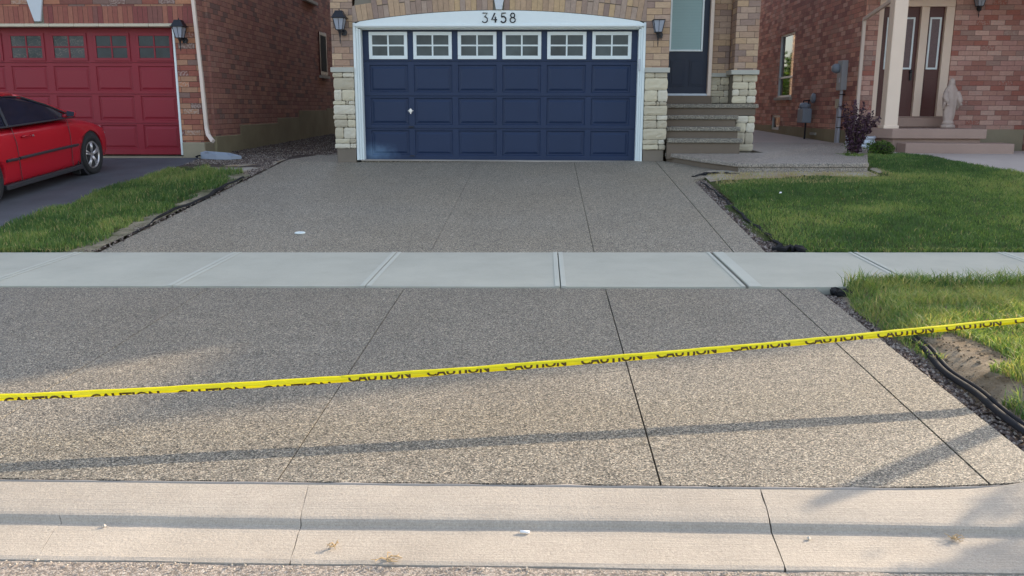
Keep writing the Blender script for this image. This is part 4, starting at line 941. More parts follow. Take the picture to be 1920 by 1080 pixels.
# side window
y0, y1, z0, z1 = WH[0]; m = MB(); t = .05
m.box(XR+.04, XR+.12, y0, y0+t, z0, z1); m.box(XR+.04, XR+.12, y1-t*1.4, y1, z0, z1); m.box(XR+.04, XR+.12, y0+t, y1-t*1.4, z0, z0+t); m.box(XR+.04, XR+.12, y0+t, y1-t*1.4, z1-t, z1); m.box(XR+.045, XR+.115, y0+t, y1-t*1.4, z0+.50, z0+.55)
wf = m.build('side_window', M['white'], H3, bevel=.004)
m = MB(); m.box(XR+.085, XR+.10, y0+t, y1-t*1.4, z0+t, z0+.50); m.box(XR+.085, XR+.10, y0+t, y1-t*1.4, z0+.55, z1-t); m.build('window_pane', M['wglass'], wf)
m = MB(); m.box(XR-.05, XR+.04, y0-.06, y1+.06, z0-.075, z0-.002); m.build('window_sill', M['cap'], wf, bevel=.006)
m = MB(); m.box(XR+.04, XR+.10, 24.1, 24.16, .84, 1.24); m.box(XR+.04, XR+.10, 24.99, 25.05, .84, 1.24); m.box(XR+.04, XR+.10, 24.16, 24.99, .84, .90); m.box(XR+.04, XR+.10, 24.16, 24.99, 1.18, 1.24)
wf = m.build('basement_window', M['white'], H3, bevel=.004)
m = MB(); m.box(XR+.07, XR+.08, 24.16, 24.99, .90, 1.18); m.build('window_pane', M['wglass'], wf)
# entry: frame, double door, sidelight
DX = 6.72
m = MB(); zt = 3.42; zb_ = 1.26
for (a, b) in ((DX, DX+.10), (7.565, 7.72), (8.05, 8.22)): m.box(a, b, YR+.02, YR+.2, zb_, zt)
m.box(DX, 8.22, YR+.02, YR+.2, zt+.001, 3.55); m.build('entry_frame', M['cream2'], H3, bevel=.008)
for (a, b, nm) in ((DX+.10, 7.565, 'entry_door'), (7.72, 8.05, 'sidelight')):
    m = MB(); m.box(a, b, YR+.10, YR+.15, zb_, zt)
    if nm == 'entry_door':
        for (p, q) in ((a+.08, (a+b)/2-.04), ((a+b)/2+.04, b-.08)): m.box(p, q, YR+.092, YR+.0995, 1.42, 2.02); m.box(p+.03, q-.03, YR+.085, YR+.0915, 1.45, 1.99)
    else: m.box(a+.05, b-.05, YR+.092, YR+.0995, 1.42, 2.02)
    d = m.build(nm, M['brown'], H3, bevel=.005)
    p, q = (a+.10, b-.09) if nm == 'entry_door' else (a+.05, b-.05); z0, z1 = 2.20, 3.22
    m = MB(); f = .035; m.box(p, q, YR+.08, YR+.0995, z0, z0+f); m.box(p, q, YR+.08, YR+.0995, z1-f, z1); m.box(p, p+f, YR+.08, YR+.0995, z0+f, z1-f); m.box(q-f, q, YR+.08, YR+.0995, z0+f, z1-f); m.build('glass_frame', M['white'], d)
    m = MB(); m.box(p+f, q-f, YR+.09, YR+.098, z0+f, z1-f); m.build('glass', M['dglass'], d)
m = MB(); m.lathe([(.03, 0), (.035, -.03), (.02, -.05)], (7.48, YR+.10, 2.16), 12, 'y'); m.box(7.46, 7.50, YR+.06, YR+.099, 1.98, 2.14); m.build('handle', M['black'], H3, bevel=.004)
m = MB(); m.box(6.47, 8.25, YR-.20, YR+.1, 1.05, 1.23); m.box(6.74, 8.20, YR-.02, YR+.14, 1.231, 1.259); m.build('door_step', M['porch'], H3, bevel=.01)
# porch slab, lower step
m = MB(); m.prism([(6.16, 16.95), (6.50, 16.45), (8.22, 16.42), (8.26, YR-.001), (6.22, YR-.001)], 'z', .86, 1.04)
m.prism([(6.28, 17.05), (6.56, 16.54), (8.16, 16.51), (8.2, YR-.001), (6.32, YR-.001)], 'z', .3, .859); m.prism([(6.60, 16.05), (8.5, 15.95), (8.6, 16.6), (6.62, 16.5)], 'z', .3, .79)
m.build('porch', M['porch'], H3, bevel=.014)
m = MB(); xp = 6.52; m.hexa([(xp-.125, 16.60, 1.041), (xp+.125, 16.60, 1.041), (xp-.125, 16.85, 1.041), (xp+.125, 16.85, 1.041), (xp-.125, 16.60, 3.9), (xp+.125, 16.60, 3.9), (xp-.125, 16.85, 3.9), (xp+.125, 16.85, 3.9)])
m.build('porch_post', M['cream2'], H3, bevel=.018); m = MB(); m.box(xp-.145, xp+.145, 16.58, 16.87, 1.0405, 1.10); m.build('post_foot', M['cream2'], H3, bevel=.01)
m = MB(); m.box(6.1, 9.4, 16.5, YR, 3.9, 4.2); m.build('porch_soffit', M['cream2'], H3)
m = MB(); m.tube([(6.90, 16.35, 3.60), (6.50, 16.9, 3.42), (6.37, 18.05, 3.16)], .045, 4); m.tube([(6.395, 18.10, 3.20), (6.395, 18.10, 1.1)], .045, 4); m.build('downspout', M['cream'], H3, bevel=.006)
m = MB(); m.box(9.85, 12.9, 15.5, YR, .3, 8.3); m.build('unseen_wing', M['brick_right'], H3)  # unseen wing, added and sized to cast the straight shade edge
m = MB(); m.add([(9.6, 15.3, 8.3), (12.95, 15.3, 8.3), (12.95, 19.2, 8.8), (9.6, 19.2, 8.8), (9.6, 15.3, 8.45), (12.95, 15.3, 8.45), (12.95, 19.2, 8.95), (9.6, 19.2, 8.95)], [(0, 3, 2, 1), (4, 5, 6, 7), (0, 1, 5, 4), (2, 3, 7, 6), (1, 2, 6, 5), (3, 0, 4, 7)]); m.build('wing_roof', M['shingle'], H3)
m = MB(); mkroof(m, XR, 12.9, YR, 33, 7.5, .8, .3); m.build('roof', M['shingle'], H3)
# unseen house added beyond, its gable outline shaped to throw the pointed shade
H4 = thing('brick_house', 'unseen gable fronted brick house added beyond the right edge as a shade caster', 'house', (15, 15.5, .7))
m = MB(); m.box(13.3, 19.5, 15.6, 26, .3, 5.0); m.build('wall', M['brick_right'], H4)
m = MB(); gx, gzp, sl_ = 14.6, 8.12, .50
m.prism([(13.0, 7.3), (gx, 8.12), (15.8, 7.52), (16.4, 7.40), (16.9, 7.05), (17.6, 6.6), (19.8, 5.4), (19.8, 4.5), (13.0, 4.5)], 'y', 15.5, 26); m.build('roof', M['shingle'], H4)
#@@PART4
# ================================================================== CAR
def boolean_cut(o, cutters):
    for c in cutters:
        md = o.modifiers.new('b', 'BOOLEAN'); md.operation = 'DIFFERENCE'; md.object = c; md.solver = 'EXACT'
    dg = bpy.context.evaluated_depsgraph_get(); me = bpy.data.meshes.new_from_object(o.evaluated_get(dg))
    o.modifiers.clear(); o.data = me
    for c in cutters: bpy.data.objects.remove(c)
def build_car():
    t = bpy.data.objects.new('parked_car', None); C.objects.link(t)
    tag(t, 'small red two door hatchback parked nose to the burgundy garage door', 'car')
    W = .83; WB = 2.56; rw = .298
    # stations: s (0 = front axle, forward +), half width, sill z, shoulder z, top z
    st = [(.80, .52, .30, .56, .60), (.76, .62, .22, .60, .655), (.66, .72, .20, .64, .70), (.45, .795, .19, .70, .765), (.15, .825, .18, .775, .835), (-.3, .83, .17, .835, .895), (-0.650, 0.830, 0.165, 0.830, 0.895),
          (-1.000, 0.830, 0.165, 0.838, 0.905), (-1.500, 0.830, 0.165, 0.848, 0.910), (-2.000, 0.830, 0.170, 0.862, 0.920), (-2.560, 0.825, 0.180, 0.875, 0.925), (-2.950, 0.800, 0.220, 0.870, 0.920), (-3.22, .74, .28, .86, .91), (-3.33, .62, .34, .78, .82)]
    m = MB(); vs = []; k = 0
    for (s, w_, zs, zh, zt) in st:
        hgt = zh-zs; half = [(0, zs), (w_*.86, zs), (w_*.955, zs+.03), (w_*.985, zs+hgt*.28), (w_, zs+hgt*.52), (w_*.995, zs+hgt*.72), (w_*.965, zs+hgt*.92), (w_*.91, zh+.01), (w_*.6, zt-.005), (0, zt+.012)]
        ring = half+[(-a, b) for a, b in half[-2:0:-1]]; k = len(ring)
        vs += [(a, s, b) for a, b in ring]
    fs = [(i*k+j, i*k+(j+1) % k, (i+1)*k+(j+1) % k, (i+1)*k+j) for i in range(len(st)-1) for j in range(k)]
    fs += [tuple(range(k)), tuple(range((len(st))*k-1, (len(st)-1)*k-1, -1))]
    m.add(vs, fs); body = m.build('body', M['carred'], t, smooth=True, sub=2)
    cut = []
    for s in (0, -WB):
        for sd in (-1, 1):
            c = MB(); c.lathe([(.345, -.16), (.345, .2)], (sd*.80, s, rw+.015), 40, 'x'); cut.append(c.build('cut', M['trim'], t))
    bpy.context.view_layer.update(); boolean_cut(body, cut)
    body.data.materials.clear(); body.data.materials.append(M['carred']); body.data.polygons.foreach_set('material_index', [0]*len(body.data.polygons)); body.data.polygons.foreach_set('use_smooth', [True]*len(body.data.polygons)); wn_ = body.modifiers.new('wn', 'WEIGHTED_NORMAL'); wn_.keep_sharp = True; wn_.weight = 80
    for sd in (1, -1):
        m = MB()
        for s in (0, -WB):
            m = MB(); m.lathe([(.343, -.15 if sd > 0 else .0), (.343, .0 if sd > 0 else .15)], (sd*.79, s, rw+.015), 32, 'x'); m.box(sd*.63-.02, sd*.63, s-.34, s+.34, .2, .62)
            m.build('wheel_well', M['trim'], t)
    # greenhouse
    roof = [(-1.22, .545, 1.262), (-1.45, .565, 1.318), (-1.8, .575, 1.342), (-2.3, .575, 1.338), (-2.75, .555, 1.29), (-2.95, .535, 1.245)]
    m = MB(); vs = []
    for s, w_, z in roof: vs += [(-w_-.02, s, z-.045), (-w_, s, z-.005), (-w_*.5, s, z+.022), (0, s, z+.03), (w_*.5, s, z+.022), (w_, s, z-.005), (w_+.02, s, z-.045)]
    fs = [(i*7+j, i*7+j+1, (i+1)*7+j+1, (i+1)*7+j) for i in range(len(roof)-1) for j in range(6)]
    m.add(vs, fs)
    for sd in (-1, 1):
        m.tube([(sd*.72, -.28, .915), (sd*.655, -.75, 1.09), (sd*.575, -1.22, 1.235), (sd*.585, -1.45, 1.28)], .026, 6)
        m.tube([(sd*.595, -2.3, 1.30), (sd*.575, -2.85, 1.22), (sd*.66, -3.12, .98)], .055, 6)
        m.tube([(sd*.585, -1.45, 1.285), (sd*.60, -1.8, 1.305), (sd*.598, -2.3, 1.30)], .022, 6)
    roofo = m.build('roof', M['carred'], t, smooth=True)
    # dark window belt: side glass, windscreen, hatch glass
    def side(sd):
        A = [(sd*.765, -.42, .905), (sd*.775, -1.93, .918), (sd*.60, -1.83, 1.295), (sd*.585, -1.30, 1.245), (sd*.665, -.85, 1.105)]
        B = [(sd*.775, -1.98, .918), (sd*.75, -2.78, .93), (sd*.62, -2.62, 1.225), (sd*.598, -2.3, 1.29), (sd*.600, -1.88, 1.295)]
        for nm, P in (('door_window', A), ('quarter_window', B)):
            m = MB(); n = len(P); m.add(P+[(p[0]-sd*.012, p[1], p[2]) for p in P], [tuple(range(n)), tuple(range(2*n-1, n-1, -1))]+[(i, i+n, (i+1) % n+n, (i+1) % n) for i in range(n)]); m.build(nm, M['cglass'], t)
        m = MB(); P = A
        m.tube([(sd*.775, -.30, .895), (sd*.787, -1.2, .905), (sd*.79, -1.95, .918), (sd*.765, -2.85, .93)], .012, 6)      # belt seal
        m.tube([(sd*.735, -.36, .93), (sd*.668, -.83, 1.11), (sd*.592, -1.28, 1.25), (sd*.602, -1.83, 1.302), (sd*.604, -2.3, 1.297), (sd*.625, -2.62, 1.235)], .014, 6)
        m.tube([(sd*.785, -1.955, .92), (sd*.604, -1.855, 1.30)], .020, 6)
        m.build('window_seal', M['trim'], t)
        m = MB()
        for a, b in ((-.42, -1.88), (-1.915, -2.16)): m.tube([(sd*.832, a, .50), (sd*.836, a-.03, .50), (sd*.838, (a+b)/2, .505), (sd*.838, b, .505)], .024, 6, flat=.5 if False else .8)
        m.build('rubbing_strip', M['trim'], t)
        m = MB(); m.box(min(sd*.70, sd*.826), max(sd*.70, sd*.826), -2.22, -.34, .135, .20); m.build('side_skirt', M['trim'], t, bevel=.012)
        m = MB(); m.box(min(sd*.68, sd*.80), max(sd*.68, sd*.80), -.42, -.40, .06, .26); m.build('mud_flap', M['rubber'], t)
        m = MB(); m.tube([(sd*.822, -1.55, .765), (sd*.842, -1.60, .77), (sd*.842, -1.70, .77), (sd*.822, -1.74, .765)], .014, 6); h = m.build('door_handle', M['carred'], t, smooth=True)
        m = MB(); m.lathe([(.014, 0), (.014, sd*.012)], (sd*.829, -1.50, .758), 10, 'x'); m.build('lock', M['chrome'], h)
        m = MB()   # door shut lines
        m.tube([(sd*.8285, -1.885, .20), (sd*.8325, -1.885, .45), (sd*.828, -1.88, .70), (sd*.792, -1.89, .90)], .004, 5); m.build('door_shut_line', M['trim'], t); m = MB(); m.tube([(sd*.8285, -.62, .22), (sd*.8325, -.60, .45), (sd*.828, -.58, .68), (sd*.79, -.55, .87)], .004, 5); m.build('door_shut_line', M['trim'], t)
        m = MB(); c = Vector((sd*.885, -.56, .965))
        m.add([c+Vector(v) for v in ((sd*-.07, -.04, -.045), (sd*.055, -.035, -.048), (sd*.070, -.03, .035), (sd*-.06, -.04, .055), (sd*-.06, .05, -.03), (sd*.03, .06, -.03), (sd*.035, .05, .02), (sd*-.05, .04, .035))], [(0, 1, 2, 3), (7, 6, 5, 4), (0, 4, 5, 1), (1, 5, 6, 2), (2, 6, 7, 3), (3, 7, 4, 0)])
        m.tube([c+Vector((sd*-.08, 0, -.03)), c+Vector((sd*-.17, 0, -.055))], .03, 6)
        mi = m.build('mirror', M['carred'], t, bevel=.014, seg=3, smooth=True); m = MB()
        m.add([c+Vector(v) for v in ((sd*-.058, -.044, -.034), (sd*.045, -.040, -.036), (sd*.058, -.036, .026), (sd*-.05, -.044, .044), (sd*-.058, -.03, -.034), (sd*.045, -.03, -.036), (sd*.058, -.03, .026), (sd*-.05, -.03, .044))], [(0, 1, 2, 3), (7, 6, 5, 4), (0, 4, 5, 1), (1, 5, 6, 2), (2, 6, 7, 3), (3, 7, 4, 0)]); m.build('mirror_glass', M['cglass2'], mi)
        m = MB(); m.add([(sd*.50, .735, .55), (sd*.735, .60, .56), (sd*.765, .40, .60), (sd*.74, .38, .70), (sd*.66, .60, .675), (sd*.50, .70, .655)]+[(sd*.50, .60, .55), (sd*.66, .5, .56), (sd*.70, .36, .60), (sd*.68, .33, .68), (sd*.6, .5, .66), (sd*.50, .60, .645)], [(0, 1, 2, 3, 4, 5), (11, 10, 9, 8, 7, 6)]+[(i, i+6, (i+1) % 6+6, (i+1) % 6) for i in range(6)]); m.build('headlight', M['lamp'], t)
    side(1); side(-1)
    m = MB(); m.add([(-.70, -.27, .918), (.70, -.27, .918), (.56, -1.20, 1.245), (-.56, -1.20, 1.245), (0, -.20, .93), (0, -1.15, 1.265)], [(0, 4, 5, 3), (4, 1, 2, 5)]); m.build('windscreen', M['cglass'], t)
    m = MB(); m.add([(-.54, -2.93, 1.24), (.54, -2.93, 1.24), (.66, -3.16, .94), (-.66, -3.16, .94)], [(0, 1, 2, 3)]); m.build('hatch_glass', M['cglass'], t)
    m = MB(); m.box(-.55, .55, -2.85, -.6, .90, .93); m.box(-.5, -.08, -1.75, -1.62, .9, 1.15); m.box(.08, .5, -1.75, -1.62, .9, 1.15); m.build('interior', M['interior'], t)
    for s in (0, -WB):
        for sd in (1, -1):
            c = (sd*.735, s, rw)
            m = MB(); m.lathe([(.20, -.085), (.275, -.09), (.293, -.07), (.298, 0), (.293, .07), (.275, .088), (.215, .085), (.205, .06)], c, 40, 'x'); wh = m.build('wheel', M['rubber'], t, smooth=True)
            m = MB(); m.lathe([(.205, -.06), (.205, .072), (.197, .080), (.185, .070), (.180, .03), (.180, -.06)], c, 40, 'x')
            m.lathe([(.001, .068), (.036, .066), (.05, .052), (.052, .03)], (c[0] if sd > 0 else c[0], s, rw), 20, 'x') if sd > 0 else m.lathe([(.001, -.068), (.036, -.066), (.05, -.052), (.052, -.03)], c, 20, 'x')
            for i in range(5):
                for dth in (-.15, .15):
                    a = 2*math.pi*i/5+.3+dth; ca, sa = math.cos(a), math.sin(a); a2 = 2*math.pi*i/5+.3+dth*.8
                    m.tube([(c[0]+sd*.055, s+.03*ca, rw+.03*sa), (c[0]+sd*.066, s+.11*math.cos(a2), rw+.11*math.sin(a2)), (c[0]+sd*.060, s+.19*math.cos(a2), rw+.19*math.sin(a2))], [.017, .013, .014], 6)
            m.build('rim', M['alloy'], wh, smooth=True)
            m = MB(); m.lathe([(.001, sd*.0), (.17, sd*.0)], c, 24, 'x'); m.build('brake_disc', M['trim'], wh)
    m = MB(); m.tube([(.2, -2.55, 1.365), (.22, -2.2, 1.42)], .006, 5); m.build('aerial', M['black'], t)
    return t
car = build_car()
CY = 12.97; CXc = -6.87-.835
car.location = (CXc, CY, gz(CXc, CY)+.016); car.rotation_euler = (math.atan(.0846), 0, 0)
# ================================================================== METERS, PIPES, STATUE, PLANTS
t = thing('electricity_meter', 'grey electrical meter box with conduit on the side wall of the right house', 'meter box', (XR, 19.2, .65))
x = XR
m = MB(); m.box(x-.13, x-.002, 18.98, 19.28, 1.80, 2.42); m.build('meter_box', M['grey'], t, bevel=.01)
m = MB(); m.lathe([(.10, -.13), (.10, -.19), (.085, -.24), (.06, -.27), (.001, -.275)], (x, 19.20, 2.26), 20, 'x'); m.build('meter_dial', M['grey2'], t, smooth=True)
m = MB(); m.box(x-.133, x-.1305, 19.04, 19.13, 1.96, 2.06); m.build('sticker', M['tag'], t)
m = MB(); m.tube([(x-.07, 19.08, 1.80), (x-.07, 19.08, .68)], .035, 10); m.tube([(x-.05, 19.30, 1.5), (x-.05, 19.30, .68)], .022, 8); m.build('conduit', M['pvc'], t)
m = MB(); m.box(x-.10, x-.002, 19.20, 19.36, 1.42, 1.62); m.build('junction_box', M['beige'], t, bevel=.006)
m = MB()
for z in (1.7, 1.45, 1.22, 1.0): m.box(x-.112, x-.001, 19.03, 19.13, z, z+.02)
m.build('pipe_strap', M['black'], t)
t = thing('gas_meter', 'grey blue gas meter with regulator on the side wall of the right house', 'gas meter', (XR, 21.3, .65))
m = MB(); m.box(x-.30, x-.08, 21.0, 21.45, 1.08, 1.42); m.lathe([(.10, 0), (.14, .03), (.14, .10), (.09, .14), (.001, .15)], (x-.19, 21.22, 1.41), 16); m.build('meter_body', M['grey2'], t, bevel=.03, seg=3)
m = MB(); m.lathe([(.11, 0), (.12, -.04), (.07, -.08)], (x-.02, 21.1, 1.66), 16, 'x'); m.build('regulator', M['grey2'], t)
m = MB(); m.tube([(x-.19, 21.1, 1.08), (x-.19, 21.1, .62)], .022, 8); m.build('gas_pipe', M['black'], t); m = MB(); m.tube([(x-.14, 21.12, 1.42), (x-.14, 21.12, 1.62)], .018, 8); m.build('gas_pipe', M['black'], t); m = MB(); m.tube([(x-.2, 21.33, 1.42), (x-.2, 21.33, 1.60), (x-.02, 21.33, 1.62)], .018, 8); m.build('gas_pipe', M['black'], t)
m = MB(); m.box(x-.06, x-.001, 20.75, 21.15, .80, .86); tag(m.build('wall_vent', M['cap'], None), 'pale flat vent low on the side wall under the gas meter', 'vent')
# corrugated window well beside the porch
m = MB(); n = 26; rr = .42; cxw, cyw = 6.0, 18.5
prof = []; z = .70
for i in range(13): prof.append((rr+(.022 if (i//2) % 2 else 0), z+i*.022))
vs = []; k = len(prof)
for j in range(n+1):
    a = R(180+180*j/n)
    for (r0, zz) in prof: vs.append((6.02+(r0-.16)*math.cos(a), 16.75+.8*(r0-.1)*math.sin(a), zz-.06))
fs = [(j*k+i, (j+1)*k+i, (j+1)*k+i+1, j*k+i+1) for j in range(n) for i in range(k-1)]
m.add(vs, fs); o = m.build('window_well', M['galv'], None, smooth=True); o.modifiers.new('s', 'SOLIDIFY').thickness = .004
tag(o, 'low corrugated galvanised window well beside the porch behind the purple shrub', 'window well')
# statue: robed standing figure, arms lowered with open hands, on a small plinth
def statue(loc):
    t = thing('statue', 'pale stone statue of a veiled robed figure standing on the porch beside the brown door', 'statue', (0, 0, 0))
    n = 40; prof = [(.0, .105, .085), (.02, .125, .105), (.07, .12, .10), (.085, .095, .08), (.10, .105, .085), (.20, .125, .088), (.35, .135, .09), (.50, .155, .10), (.62, .170, .105), (.72, .160, .10), (.80, .140, .092), (.86, .105, .08), (.90, .072, .066), (.94, .066, .066), (.99, .064, .068), (1.03, .055, .06), (1.06, .036, .04), (1.075, .002, .002)]
    m = MB(); vs = []
    for z, rx, ry in prof:
        for j in range(n):
            th = 2*math.pi*j/n
            fold = 1+(.055*math.sin(th*9+z*5)+.03*math.sin(th*17-z*8))*(1 if .1 < z < .84 else .2)
            X = rx*math.cos(th)*fold; Y = ry*math.sin(th)*fold
            # cloak opens in front: shallow recess with robe visible
            if math.sin(th) < -.75 and .2 < z < .84: Y *= .82
            vs.append((X, Y, z))
    fs = [(i*n+j, i*n+(j+1) % n, (i+1)*n+(j+1) % n, (i+1)*n+j) for i in range(len(prof)-1) for j in range(n)]+[tuple(range(n-1, -1, -1))]
    m.add(vs, fs); m.build('figure', M['statue'], t, smooth=True, sub=1)
    m = MB()
    for sd in (-1, 1):
        m.tube([(sd*.125, -.03, .76), (sd*.165, -.06, .64), (sd*.150, -.115, .56), (sd*.140, -.14, .50)], [.05, .055, .05, .03], 10)
        m.tube([(sd*.150, -.10, .58), (sd*.165, -.05, .44), (sd*.155, -.03, .34)], [.05, .035, .012], 8)
        for f in range(4): m.tube([(sd*(.128+.010*f), -.145, .505), (sd*(.132+.012*f), -.165, .47), (sd*(.135+.012*f), -.165, .435+.006*abs(f-1))], [.008, .0075, .005], 6)
        m.tube([(sd*.122, -.14, .51), (sd*.108, -.155, .485)], [.008, .006], 6)
    m.build('sleeves', M['statue'], t, smooth=True)
    m = MB(); m.lathe([(.001, -.062), (.03, -.05), (.042, -.02), (.044, .01), (.036, .04), (.02, .055), (.001, .06)], (0, -.035, .965), 16, sx=.9, sy=.9)
    m.add([(-.008, -.070, .955), (.008, -.070, .955), (0, -.084, .953), (0, -.072, .978)], [(0, 2, 3), (2, 1, 3), (0, 1, 2)]); m.box(-.014, .014, -.0735, -.066, .937, .941); m.box(-.024, -.009, -.073, -.066, .976, .981); m.box(.009, .024, -.073, -.066, .976, .981)
    m.build('face', M['statue'], t, smooth=True)
    m = MB(); m.lathe([(.15, 0), (.155, .03), (.14, .06), (.12, .08)], (0, 0, -.07), 8); m.build('plinth', M['statue'], t, bevel=.008); t.location = loc; t.scale = (.98, .86, .84)
    return t
s_ = statue((8.03, 17.62, 1.101)); s_.rotation_euler = (0, 0, R(14))
def leafball(name, pts, size, mat, parent, seed, spread=.9):
    r_ = np.random.default_rng(seed); N = len(pts); P = np.array(pts); V = np.empty((N, 4, 3))
    a = r_.uniform(0, 2*np.pi, N); e = r_.uniform(-.9, .9, N); d = np.stack([np.cos(a)*np.cos(e), np.sin(a)*np.cos(e), np.sin(e)], 1)
    q = np.cross(d, r_.normal(size=(N, 3))); q /= np.linalg.norm(q, axis=1)[:, None]+1e-9; s = (size*r_.uniform(.6, 1.3, N))[:, None]
    V[:, 0] = P-d*s; V[:, 1] = P+q*s*.5; V[:, 2] = P+d*s; V[:, 3] = P-q*s*.5
    me = bpy.data.meshes.new(name); me.from_pydata(V.reshape(-1, 3).tolist(), [], [(4*i, 4*i+1, 4*i+2, 4*i+3) for i in range(N)]); me.update()
    at = me.attributes.new('rnd', 'FLOAT', 'POINT'); at.data.foreach_set('value', np.repeat(np.clip(r_.normal(.5, .25, N), 0, 1), 4)); me.materials.append(mat)
    o = bpy.data.objects.new(name, me); C.objects.link(o)
    if parent: o.parent = parent; o.matrix_parent_inverse = pinv(parent)
    return o
def twiggy(root, loc, n, h, sp, mat, leafn, size, seed, stem=M['bark'], zmin=.1):
    r_ = random.Random(seed); m = MB(); pts = []
    for i in range(n):
        a = r_.uniform(0, 6.28); l = h*r_.uniform(.6, 1.05); k = sp*r_.uniform(.25, 1.); p0 = Vector(loc)+Vector((r_.uniform(-.03, .03), r_.uniform(-.03, .03), 0)); path = [p0]
        for j in range(1, 7):
            u = j/6; path.append(p0+Vector((math.cos(a)*k*u**1.3+r_.uniform(-.015, .015), math.sin(a)*k*u**1.3+r_.uniform(-.015, .015), l*u)))
        m.tube(path, [.007*(1-j/8) for j in range(7)], 5)
        for _ in range(leafn):
            u = r_.uniform(zmin, 1)*6; j = min(5, int(u)); p = path[j].lerp(path[j+1], u-j); q = r_.uniform(.0, .05+.02*(1-u/6)); b = r_.uniform(0, 6.28)
            pts.append(p+Vector((math.cos(b)*q, math.sin(b)*q, r_.uniform(-.03, .03))))
    m.build('stem', stem, root); leafball('foliage', pts, size, mat, root, seed)
PX, PY = 5.22, 14.75; pzz = gz(PX, PY)-.02
t = thing('shrub', 'dark purple leaved shrub beside the corner of the raised walkway', 'shrub', (PX, PY, pzz)); twiggy(t, (PX, PY, pzz), 36, .92, .36, M['leaf_purple'], 75, .027, 3, zmin=.16)
t = thing('shrub', 'loose green seedling beside the purple shrub', 'shrub', (5.5, 14.6, pzz)); twiggy(t, (5.5, 14.6, pzz), 12, .30, .16, M['leaf_green'], 30, .022, 4)
t = thing('shrub', 'small clump of green leaves at the foot of the purple shrub', 'shrub', (5.02, 14.4, pzz)); twiggy(t, (5.02, 14.4, pzz), 8, .12, .12, M['leaf_green'], 22, .018, 5)
t = thing('shrub', 'small round clipped boxwood shrub at the edge of the lawn by the porch', 'shrub', (5.68, 14.78, pzz))
r_ = random.Random(8); pts = []; c0 = Vector((5.66, 14.70, pzz+.15))
for _ in range(3000):
    v = Vector((r_.gauss(0, 1), r_.gauss(0, 1), r_.gauss(0, 1))).normalized(); q = r_.uniform(.72, 1.02)+.06*math.sin(v.x*7)*math.sin(v.z*6+v.y*5); pts.append(c0+Vector((v.x*.20, v.y*.19, v.z*.155))*q)
leafball('foliage', pts, .013, M['leaf_green'], t, 9)
m = MB(); m.lathe([(.001, -.11), (.08, -.09), (.125, -.03), (.13, .03), (.09, .08), (.001, .10)], c0, 14); m.build('core', M['leaf_purple'], t)
# low plants by the window well
t = thing('shrub', 'low grey green plant beside the window well', 'shrub', (5.42, 15.4, .6)); twiggy(t, (5.42, 15.4, .6), 10, .22, .14, M['leaf_green'], 30, .024, 14)
# back yard seen through the gap: fence and a sunlit tree
t = thing('fence', 'wooden board fence with rail far back in the gap between the houses', 'fence', (6, 34, .8))
for i in range(22):
    m = MB(); m.box(3.6+i*.15, 3.6+i*.15+.14, 34, 34.02, .5, 1.35 if i % 1 == 0 else 1.3); m.build('board', M['cream2'], t)
m = MB(); m.box(3.6, 6.9, 33.93, 33.999, 1.30, 1.40); m.build('rail', M['cream2'], t)
def tree(loc, h, cr, cz, label, n, seed, trunk_r=.06, lean=(0, 0), lsize=.05, shape=1.):
    t = thing('tree', label, 'tree', loc); r_ = random.Random(seed); m = MB(); b = Vector(loc)
    top = b+Vector((lean[0], lean[1], cz)); m.tube([b-Vector((0, 0, .3)), b+Vector((lean[0]*.04, lean[1]*.04, cz*.62)), top, top+Vector((.1, 0, cr*.7))], [trunk_r*1.2, trunk_r, trunk_r*.8, trunk_r*.3], 9)
    cl = []
    for i in range(14):
        a = r_.uniform(0, 6.28); e = r_.uniform(-.2, 1.2); L = cr*r_.uniform(.5, 1.); d = Vector((math.cos(a)*math.cos(e), math.sin(a)*math.cos(e), math.sin(e)*shape)); s0 = top-Vector((0, 0, r_.uniform(0, cr*.5)))
        m.tube([s0, s0+d*L*.5+Vector((0, 0, .05)), s0+d*L+Vector((0, 0, .15))], [trunk_r*.4, trunk_r*.25, trunk_r*.08], 6); cl.append(s0+d*L)
        cl.append(s0+d*L*.6)
    m.build('trunk', M['bark'], t, smooth=True)
    pts = []
    for c in cl:
        rr = cr*r_.uniform(.22, .42)
        for _ in range(n//len(cl)): pts.append(c+Vector((r_.gauss(0, .5), r_.gauss(0, .5), r_.gauss(0, .4)))*rr)
    leafball('crown', pts, lsize, M['leaf_tree'], t, seed+1); return t
tree((1.2, 40, .8), 4, 2.2, 1.8, 'unseen leafy tree added behind the centre house to darken the window reflection', 4000, 35, .1, lsize=.12)  # added out of sight to put a dark part in the side window's reflection
tree((6.6, 37, .8), 4, 1.8, 1.6, 'sunlit leafy tree far back in the gap between the houses', 4000, 31, .1)
# marker post and a sapling on the boulevard just right of the view; they shade the apron corner
m = MB(); m.tube([(4.62, 5.60, -.3), (4.62, 5.60, 1.50), (4.60, 5.60, 1.62)], [.055, .052, .03], 10)
tag(m.build('wooden_post', M['wood'], None, smooth=True), 'round wooden post on the boulevard grass beyond the right edge', 'post')
tree((5.35, 5.35, .0), 3, .42, 1.75, 'thin leafy sapling standing on the boulevard beside the wooden post', 420, 41, .014, (.05, .0), .05)
